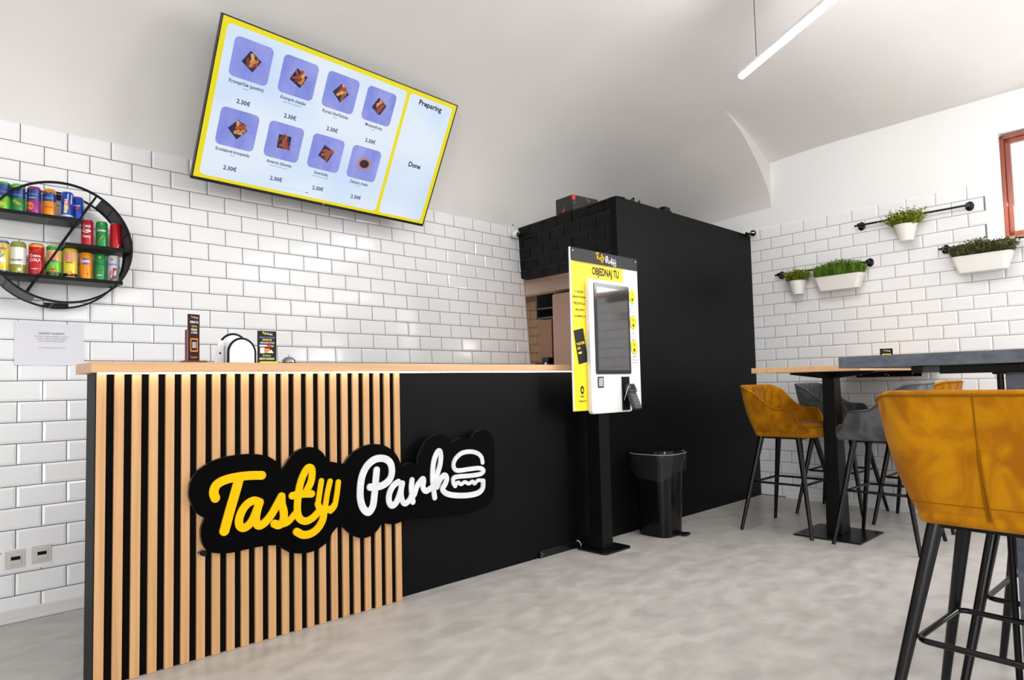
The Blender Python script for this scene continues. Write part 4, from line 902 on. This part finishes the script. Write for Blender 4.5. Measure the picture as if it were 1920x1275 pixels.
def planter(name, label, y0, y1, zt_, zb_, taper, kind, mats_, n, hgt, spread, seed, group, rnd_pot=False):
    sa_, sb_ = s_at(y0), s_at(y1); L = sb_-sa_; c = (sa_+sb_)/2; h = zt_-zb_; dp = .062
    t_ = thing(name, label, 'potted plant', group=group); M = RFm(c, zb_, .095); t_.matrix_world = M
    mb_ = MB(); hw_ = L/2
    prof = [(hw_-taper, 0, dp*.72), (hw_, h, dp), (hw_+.004, h+.001, dp+.004), (hw_+.004, h+.004, dp+.004), (hw_-.002, h+.004, dp-.002), (hw_-.003, h-.02, dp-.004)]
    G = []
    for (a_, z_, d_) in prof:
        r_ = min(d_, a_)*.999
        if rnd_pot: pts_ = [(a_*cos(2*pi*k/32), a_*sin(2*pi*k/32)) for k in range(32)]
        else: pts_ = rrect(-a_, a_, -d_, d_, r_*.6, 7)
        G.append([(x, z_, y) for x, y in pts_])
    nn = len(G[0])
    for i in range(len(G)-1): mb_.add(G[i]+G[i+1], [(k, (k+1) % nn, nn+(k+1) % nn, nn+k) for k in range(nn)], 0, True)
    mb_.add(G[0], [tuple(range(nn))], 0)
    pot = mb_.build('pot', POTM, t_)
    mb_ = MB(); mb_.add([(x*.99, h-.015, y) for x, _, y in G[-1]], [tuple(range(nn))], 0); mb_.build('soil', SOIL, t_)
    mb_ = MB()
    for x in ((0,) if rnd_pot else (-hw_*.6, hw_*.6)):
        mb_.tube([(x, h-.02, -dp+.02 if not rnd_pot else -hw_+.01), (x, h+.03, -.055), (x, h+.075+.0, -.045), (x, h+.082, -.036), (x, h+.07, -.03)], .0025, 6)
    mb_.build('hook', METAL, t_)
    mb_ = MB(); foliage(mb_, -hw_+.01, hw_-.01, h, n, hgt, spread, random.Random(seed), kind, .045 if not rnd_pot else hw_*.7)
    mb_.build('foliage', mats_, t_)
    return t_
planter('potted_plant', 'yellow-green small plant in a round white pot on the highest rail', -2.470, -2.625, 2.183, 2.063, .030, 'leaf', LS, 320, .145, .14, 1, 'round white pots on the rails', True)
planter('potted_plant', 'yellow-green small plant in a round white pot at the left end of the lowest rail', -1.625, -1.765, 1.868, 1.758, .026, 'leaf', LS, 300, .125, .085, 2, 'round white pots on the rails', True)
planter('planter_box', 'bright green grassy plant in a long white planter on the lowest rail', -1.850, -2.230, 1.865, 1.755, .038, 'grass', LG, 760, .165, .05, 3, 'long white planters on the rails')
planter('planter_box', 'dusky green plant in a long white planter on the rail below the brown window', -2.835, -3.195, 1.877, 1.763, .036, 'leaf', LD, 680, .135, .06, 4, 'long white planters on the rails')
# ================================================================== TABLES
def pedestal(t_, cx, cy, ztop, bw=.43, bd=.42, legw=.10):
    box('base_plate', METALG, t_, cx-bw/2, cx+bw/2, cy-bd/2, cy+bd/2, 0, .011, .003)
    mb_ = MB(); w0, w1, d0, d1 = .075, .05, .05, .04
    V = [(cx+sx*w_, cy+sy*d_, z) for z, w_, d_ in ((.011, w0, d0), (ztop-.03, w1, d1)) for sx, sy in ((-1, -1), (1, -1), (1, 1), (-1, 1))]
    mb_.add(V, [(0, 3, 2, 1), (4, 5, 6, 7), (0, 1, 5, 4), (1, 2, 6, 5), (2, 3, 7, 6), (3, 0, 4, 7)]); mb_.build('column', METAL, t_, .004)
    mb_ = MB()
    for a in (0, pi/2, pi, 1.5*pi):
        R_ = Matrix.Translation((cx, cy, ztop)) @ Matrix.Rotation(a, 4, 'Z')
        V = [R_ @ Vector(q) for q in ((.03, -.02, -.045), (.03, .02, -.045), (.27, .02, -.012), (.27, -.02, -.012), (.03, -.02, -.001), (.03, .02, -.001), (.27, .02, -.001), (.27, -.02, -.001))]
        mb_.add(V, [(0, 1, 2, 3), (4, 7, 6, 5), (0, 4, 5, 1), (1, 5, 6, 2), (2, 6, 7, 3), (3, 7, 4, 0)])
    mb_.build('support_arm', METAL, t_, .002)
wt = thing('high_table', 'high table with pale beech top fixed to the right tiled wall', 'table', (4.155, -2.31, 0))
rot = 0
mb = MB(); mb.prism([(3.6-4.155, -2.68+2.31), (rwx(-2.68)-.006-4.155, -2.68+2.31), (rwx(-2.02)-.006-4.155, -2.02+2.31), (3.6-4.155, -2.02+2.31)], 1.079, 1.112); mb.build('table_top', WOODH, wt, .0015)
pedestal(wt, -.01, 0, 1.079)
mb = MB(); sA, sB = s_at(-2.10), s_at(-2.57); bm_ = Matrix.Translation((-4.155, 2.31, 0)) @ RFm(sA, 1.036, .0048)
mb.box(0, sB-sA, 0, .042, 0, .004, M=bm_); mb.box(0, sB-sA, .038, .042, 0, .045, M=bm_)
for k, x in enumerate((.035, .22, .24, .41)): mb.cyl(bm_ @ Vector((x, .02-.008*(k == 2), .004)), bm_ @ Vector((x, .02-.008*(k == 2), .007)), .005, n=10, mi=1)
mb.build('wall_bracket', [METAL, SCREW], wt)
st = thing('high_table', 'nearest high table with thick dark slate-coloured top', 'table', (2.30, -3.66, 0))
box('table_top', SLATE, st, 1.92-2.30, 3.35-2.30, -4.02+3.66, -3.17+3.66, 1.072, 1.111, .0015)
box('leg_panel', SLATE, st, 1.996-2.30, 2.014-2.30, -3.90+3.66, -3.622+3.66, 0, 1.072, .001)
MB().cyl((2.005-2.30, -3.608+3.66, 0), (2.005-2.30, -3.608+3.66, 1.072), .009, n=14).build('steel_pole', METAL, st)
MB().cyl((2.005-2.30, -3.608+3.66, 1.04), (2.005-2.30, -3.608+3.66, 1.071), .02, n=16).build('pole_flange', METAL, st)
box('leg_panel', SLATE, st, 3.2-2.30, 3.232-2.30, -3.98+3.66, -3.73+3.66, 0, 1.072, .001)
for yy in (-3.42, -3.70):
    box('support_arm', METAL, st, 1.94-2.30, 2.6-2.30, yy+3.66, yy+3.66+.035, 1.05, 1.0715, .002)
box('support_plate', METAL, st, 1.955-2.30, 1.995-2.30, -3.72+3.66, -3.46+3.66, 1.045, 1.071, .002)
# small card on the slate table
t = thing('table_card', 'tiny black and yellow card standing on the dark slate table', 'card', (2.256, -3.222, 1.1112), radians(-50))
box('card', DK, t, -.0225, .0225, 0, .003, 0, .034, .0004)
FM = Matrix.Translation((0, -.0006, 0)) @ Matrix.Rotation(pi/2, 4, 'X')
mb = MB(); mb.add([FM @ Vector(p) for p in ((-.016, 0.003, 0), (.016, .003, 0), (.016, .014, 0), (-.016, .014, 0))], [(0, 1, 2, 3)]); put_text(mb, 'CBS', FM @ Matrix.Translation((0, 0, .0004)), 0, .0045, .009, width=.022, mi=2, bold=.03); logo(mb, FM @ Matrix.Translation((0, 0, .0004)), 0, .026, .024, 1, 3)
mb.build('print', [YEL, YLET, INK, WLET], t)
# ================================================================== BAR STOOLS
def hsh(u):
    """plan of the shell: u in [-1,1] from the left arm front round the back to the right arm front; returns point, outward normal (unit shell)"""
    hw_, fr, bk, r = .210, .225, -.205, .07
    Ls = (fr-(bk+r)); La = pi/2*r; Lb = 2*(hw_-r)
    tot = 2*Ls+2*La+Lb; s_ = (u+1)/2*tot
    if s_ < Ls: return (-hw_, fr-s_), (-1, 0)
    s_ -= Ls
    if s_ < La: a = pi+s_/r; return (-hw_+r+r*cos(a), bk+r+r*sin(a)), (cos(a), sin(a))
    s_ -= La
    if s_ < Lb: return (-hw_+r+s_, bk), (0, -1)
    s_ -= Lb
    if s_ < La: a = 1.5*pi+s_/r; return (hw_-r+r*cos(a), bk+r+r*sin(a)), (cos(a), sin(a))
    s_ -= La
    return (hw_, bk+r+s_), (1, 0)
def sstep(x): x = min(max(x, 0), 1); return x*x*(3-2*x)
def make_stool(label, fab, seam, group):
    t_ = thing('bar_stool', label, 'bar stool', group=group)
    zb_ = .655
    def top(u):
        a = abs(u)
        z_ = .835+(.995-.835)*(1-sstep((a-.28)/.40))
        if a > .80: z_ -= .105*(1-sqrt(max(0, 1-((a-.80)/.2)**2)))
        z_ -= .012*sstep((a-.56)/.4)
        return z_
    def pt(u, v, off):
        (x, y), (nx, ny) = hsh(u); a = abs(u); zt_ = top(u)
        back = 1-sstep((a-.30)/.40)
        flare = (.016+.034*back)*v
        pull = (.055*sstep((a-.8)/.2))*v            # slanting arm fronts
        tuck = .045*(1-v)**3
        X = x+nx*(flare-tuck+off); Y = y+ny*(flare-tuck+off)-pull
        zq = zb_+.035*(1-sqrt(max(0, 1-(max(0, a-.88)/.12)**2)))
        return Vector((X, Y, zq+(zt_-zq)*v))
    NU, NV = 72, 12; TH_ = .030
    U = [-1+2*i/NU for i in range(NU+1)]
    mb_ = MB(); G = []
    for u in U:
        th = TH_*(.75+.25*(1-abs(u)))
        row = [pt(u, k/NV, 0) for k in range(NV+1)]
        # rounded rim
        a = pt(u, 1, 0); b = pt(u, 1, -th)
        for k in range(1, 5):
            f = k/5; p = a.lerp(b, f); p.z += .008*sin(pi*f); row.append(p)
        row += [pt(u, 1-k/NV, -th) for k in range(NV+1)]
        G.append(row)
    mb_.grid(G)
    # close the arm fronts and the underside
    for row, fl in ((G[0], 0), (G[-1], 1)):
        m_ = len(row); V = [p.copy() for p in row]; half = NV+1
        for k in range(NV+2):
            a, b = V[k], V[m_-1-k]; a2, b2 = V[k+1], V[m_-2-k]
            mid = (a+b)/2+Vector((0, .010, 0)); mid2 = (a2+b2)/2+Vector((0, .010, 0))
            mb_.add([a, mid, mid2, a2], [(0, 1, 2, 3)], 0, True); mb_.add([mid, b, b2, mid2], [(0, 1, 2, 3)], 0, True)
    sh_ = mb_.build('shell', fab, t_, weld=1e-5)
    # piping round the outer edge
    pl = [pt(-1, k/8*.98, .001)+Vector((0, .002, 0)) for k in range(0, 8)]+[pt(u, .985, .0015) for u in U]+[pt(1, .98-k/8*.98, .001)+Vector((0, .002, 0)) for k in range(0, 8)]
    MB().tube(pl, .0032, 6).build('piping', seam, sh_)
    # back seam outside (double stitch widening downwards) and the seams inside
    mb_ = MB()
    mb_.tube([pt(-.0, 1-k/10*.42, .0012) for k in range(11)], .0018, 6)
    for d_ in (-.006, .006):
        mb_.tube([pt(d_*(.3+.7*k/10), .58-k/10*.56, .0016) for k in range(11)], .0028, 6)
    mb_.tube([pt(u*.55, .14, .0012) for u in [-1+2*i/20 for i in range(21)]], .0010, 6)
    mb_.build('outer_seam', seam, sh_)
    mb_ = MB()
    for u0_ in (-.33, -.2, -.07, .07, .2, .33):
        mb_.tube([pt(u0_*(1-.25*f), 1-.03-.75*f, -TH_-.0003) for f in [k/12 for k in range(13)]], .0022, 6)
    mb_.build('inner_seam', seam, sh_)
    # seat cushion with a rounded front
    mb_ = MB(); rings = []
    def plan(sc, z, fx=0): 
        out_ = []
        for k in range(48):
            u = -1+2*k/40
            if k <= 40: (x, y), (nx, ny) = hsh(u); p = Vector((x-nx*.034, y-ny*.034, 0))
            else: f = (k-40)/8; p = Vector((.182-.364*f, .225+.030*sin(pi*f), 0))
            p.x *= sc; p.y = (p.y-.01)*sc+.01+fx; p.z = z; out_.append(p)
        return out_
    for sc, z in ((.86, .642), (.95, .645), (.99, .66), (1.0, .685), (1.0, .712), (.985, .726), (.94, .737), (.80, .744), (.5, .748), (.05, .750)): rings.append(plan(sc, z))
    n_ = 48
    for i in range(len(rings)-1): mb_.add(rings[i]+rings[i+1], [(k, (k+1) % n_, n_+(k+1) % n_, n_+k) for k in range(n_)], 0, True)
    mb_.add(rings[0], [tuple(range(n_))]); mb_.add(rings[-1], [tuple(range(n_))])
    mb_.build('seat', fab, t_, weld=1e-6)
    MB().tube([p+Vector((0, 0, 0)) for p in plan(1.004, .714)], .0026, 6, closed=True).build('seat_piping', seam, t_)
    mb_ = MB(); mb_.prism(rrect(-.15, .15, -.14, .16, .03), .632, .643); mb_.build('under_frame', METAL, t_)
    LT, LB = (.135, .130), (.262, .240)
    for sx in (-1, 1):
        for sy in (-1, 1):
            MB().cyl((sx*LT[0], sy*LT[1], .64), (sx*LB[0], sy*LB[1], .0), .0200, .0115, 20).build('leg', METALG, t_)
    f = 1-.33/.64
    lx, ly = LB[0]+(LT[0]-LB[0])*(.33/.64)-.014, LB[1]+(LT[1]-LB[1])*(.33/.64)-.012
    MB().tube([Vector((x, y, .33)) for x, y in rrect(-lx, lx, -ly, ly, .03, 6)], .0082, 10, closed=True).build('footrest', METALG, t_)
    return t_
GS = 'velvet bar stools at the high tables'
ys = make_stool('mustard velvet bar stool beside the black wall, at the far side of the beech table', YVEL, YSEAM, GS); ys.location = (4.125, -2.01, 0); ys.rotation_euler = (0, 0, pi)
gs = make_stool('grey velvet bar stool on the near side of the beech table', GVEL, GSEAM, GS); gs.location = (4.115, -2.625, 0)
def dup(o, x, y, rz, label):
    c = copy_tree(o); c.location = (x, y, 0); c.rotation_euler = (0, 0, rz); c['label'] = label; return c
dup(gs, 4.91, -2.06, pi, 'grey velvet bar stool by the wall, behind the column of the beech table')
dup(ys, 4.86, -2.62, 0, 'mustard velvet bar stool nearest the right wall, mostly hidden by the big one in front')
dup(ys, 1.733, -3.655, -1.632, 'large mustard velvet bar stool in the right foreground seen from behind')
dup(ys, 2.266, -3.70, -.04, 'bar stool under the slate table, only its black legs showing at the right edge')
# ================================================================== BIN
bn = thing('pedal_bin', 'glossy black pedal bin with a clear bag over its rim against the black wall', 'bin', (3.405, -1.415, 0))
GB = mat('bin_plastic', (.004, .004, .0045), .16, spec=.25)
def dshape(w_, d_, r, n=7): return rrect(-w_/2, w_/2, -d_/2, d_/2, r, n)
mb = MB(); secs = [(.0, .222, .24, .065), (.01, .232, .25, .07), (.45, .262, .285, .085), (.505, .272, .30, .09)]
G = [[(x, y, z) for x, y in dshape(w_, d_, r)] for z, w_, d_, r in secs]; nn = len(G[0])
for i in range(len(G)-1): mb.add(G[i]+G[i+1], [(k, (k+1) % nn, nn+(k+1) % nn, nn+k) for k in range(nn)], 0, True)
mb.add(G[0], [tuple(range(nn))]); mb.build('bucket', GB, bn)
mb = MB(); secs = [(.500, .300, .325, .10), (.545, .315, .335, .105), (.560, .315, .335, .105), (.574, .295, .315, .098), (.578, .20, .22, .07), (.579, .02, .02, .009)]
G = [[(x, y, z) for x, y in dshape(w_, d_, r)] for z, w_, d_, r in secs]
for i in range(len(G)-1): mb.add(G[i]+G[i+1], [(k, (k+1) % nn, nn+(k+1) % nn, nn+k) for k in range(nn)], 0, True)
mb.build('lid', GB, bn)
mb = MB(); G = []; rr = random.Random(5)
for z, w_, d_, r in ((.552, .320, .340, .106), (.535, .326, .345, .106), (.50, .322, .342, .10), (.46, .312, .333, .10), (.425, .305, .325, .095), (.405, .300, .32, .095)):
    row = []
    for k, (x, y) in enumerate(dshape(w_, d_, r)):
        f = 1+.03*sin(k*1.7+z*30)*min(1, (.552-z)*12)+rr.uniform(-.006, .006); row.append((x*f, y*f, z-.03*sin(k*.45)*(.552-z)/.15))
    G.append(row)
for i in range(len(G)-1): mb.add(G[i]+G[i+1], [(k, (k+1) % nn, nn+(k+1) % nn, nn+k) for k in range(nn)], 0, True)
mb.build('clear_bag', mat('clear_film', (.25, .25, .26), .12, spec=1.0, alpha=.05), bn)
MB().tube([Vector((x, y, .553)) for x, y in dshape(.324, .344, .107)], .0022, 6, closed=True).build('bag_edge', mat('film_edge', (.55, .55, .58), .15, alpha=.6), bn)
mb = MB(); mb.box(.02, .075, -.165, -.105, .012, .02); mb.box(.015, .08, -.185, -.15, .008, .022); mb.build('pedal', GB, bn, .003)
# ================================================================== HANGING TUBE LIGHT
TL = mat('tube_glow', (1, 1, 1), .4, emis=(1, .985, .97), es=40)
TLB = mat('tube_glow_bright', (1, 1, 1), .4, emis=(1, .985, .97), es=120)
a = Vector((3.40, -2.135, 2.95)); b_ = Vector((2.962, -2.85, 2.95)); d = (b_-a).normalized(); b_ = a+d*1.55
WIRE = mat('twisted_wire', (.05, .04, .035), .5)
def tube_light(label, a, d, grp=None, glow=TL):
    tl = thing('hanging_tube_light', label, 'ceiling light', a, group=grp)
    MB().tube([Vector((0, 0, 0)), d*.01, d*1.54, d*1.55], [.016, .021, .021, .016], 20).build('diffuser', glow, tl)
    n_ = Vector((-d.y, d.x, 0)); M_ = frame((0, 0, 0), d, n_)
    MB().box(0, 1.55, -.023, .023, .004, .026, M=M_).build('housing', WPLAS, tl, .003)
    for f in (0, 1.55): MB().cyl(d*(f-.004), d*(f+.004), .0165, n=16).build('end_cap', WPLAS, tl)
    for f in (.17, 1.38):
        p = d*f; zc = cz(a.x+p.x, a.y+p.y, 'R')-a.z
        MB().tube([p+Vector((0, 0, .02)), p+Vector((.004, 0, .05)), p+Vector((.004, 0, zc))], .0022, 6).build('cable', WIRE, tl)
        MB().cyl(p+Vector((.004, 0, zc-.02)), p+Vector((.004, 0, zc+.01)), .03, n=20).build('ceiling_rose', WPLAS, tl)
tube_light('glowing white linear tube light hanging from the vaulted ceiling', a, d, None, TLB)
for x, y, dx in ((1.15, -2.75, 0), (4.5, -3.78, 0), (1.9, -4.6, 0)):  # extra unseen tubes, added to even out the room light
    tube_light('one of the added tube lights brightening the room from outside the view', Vector((x, y, 2.95)), d, 'added tube lights outside the view')
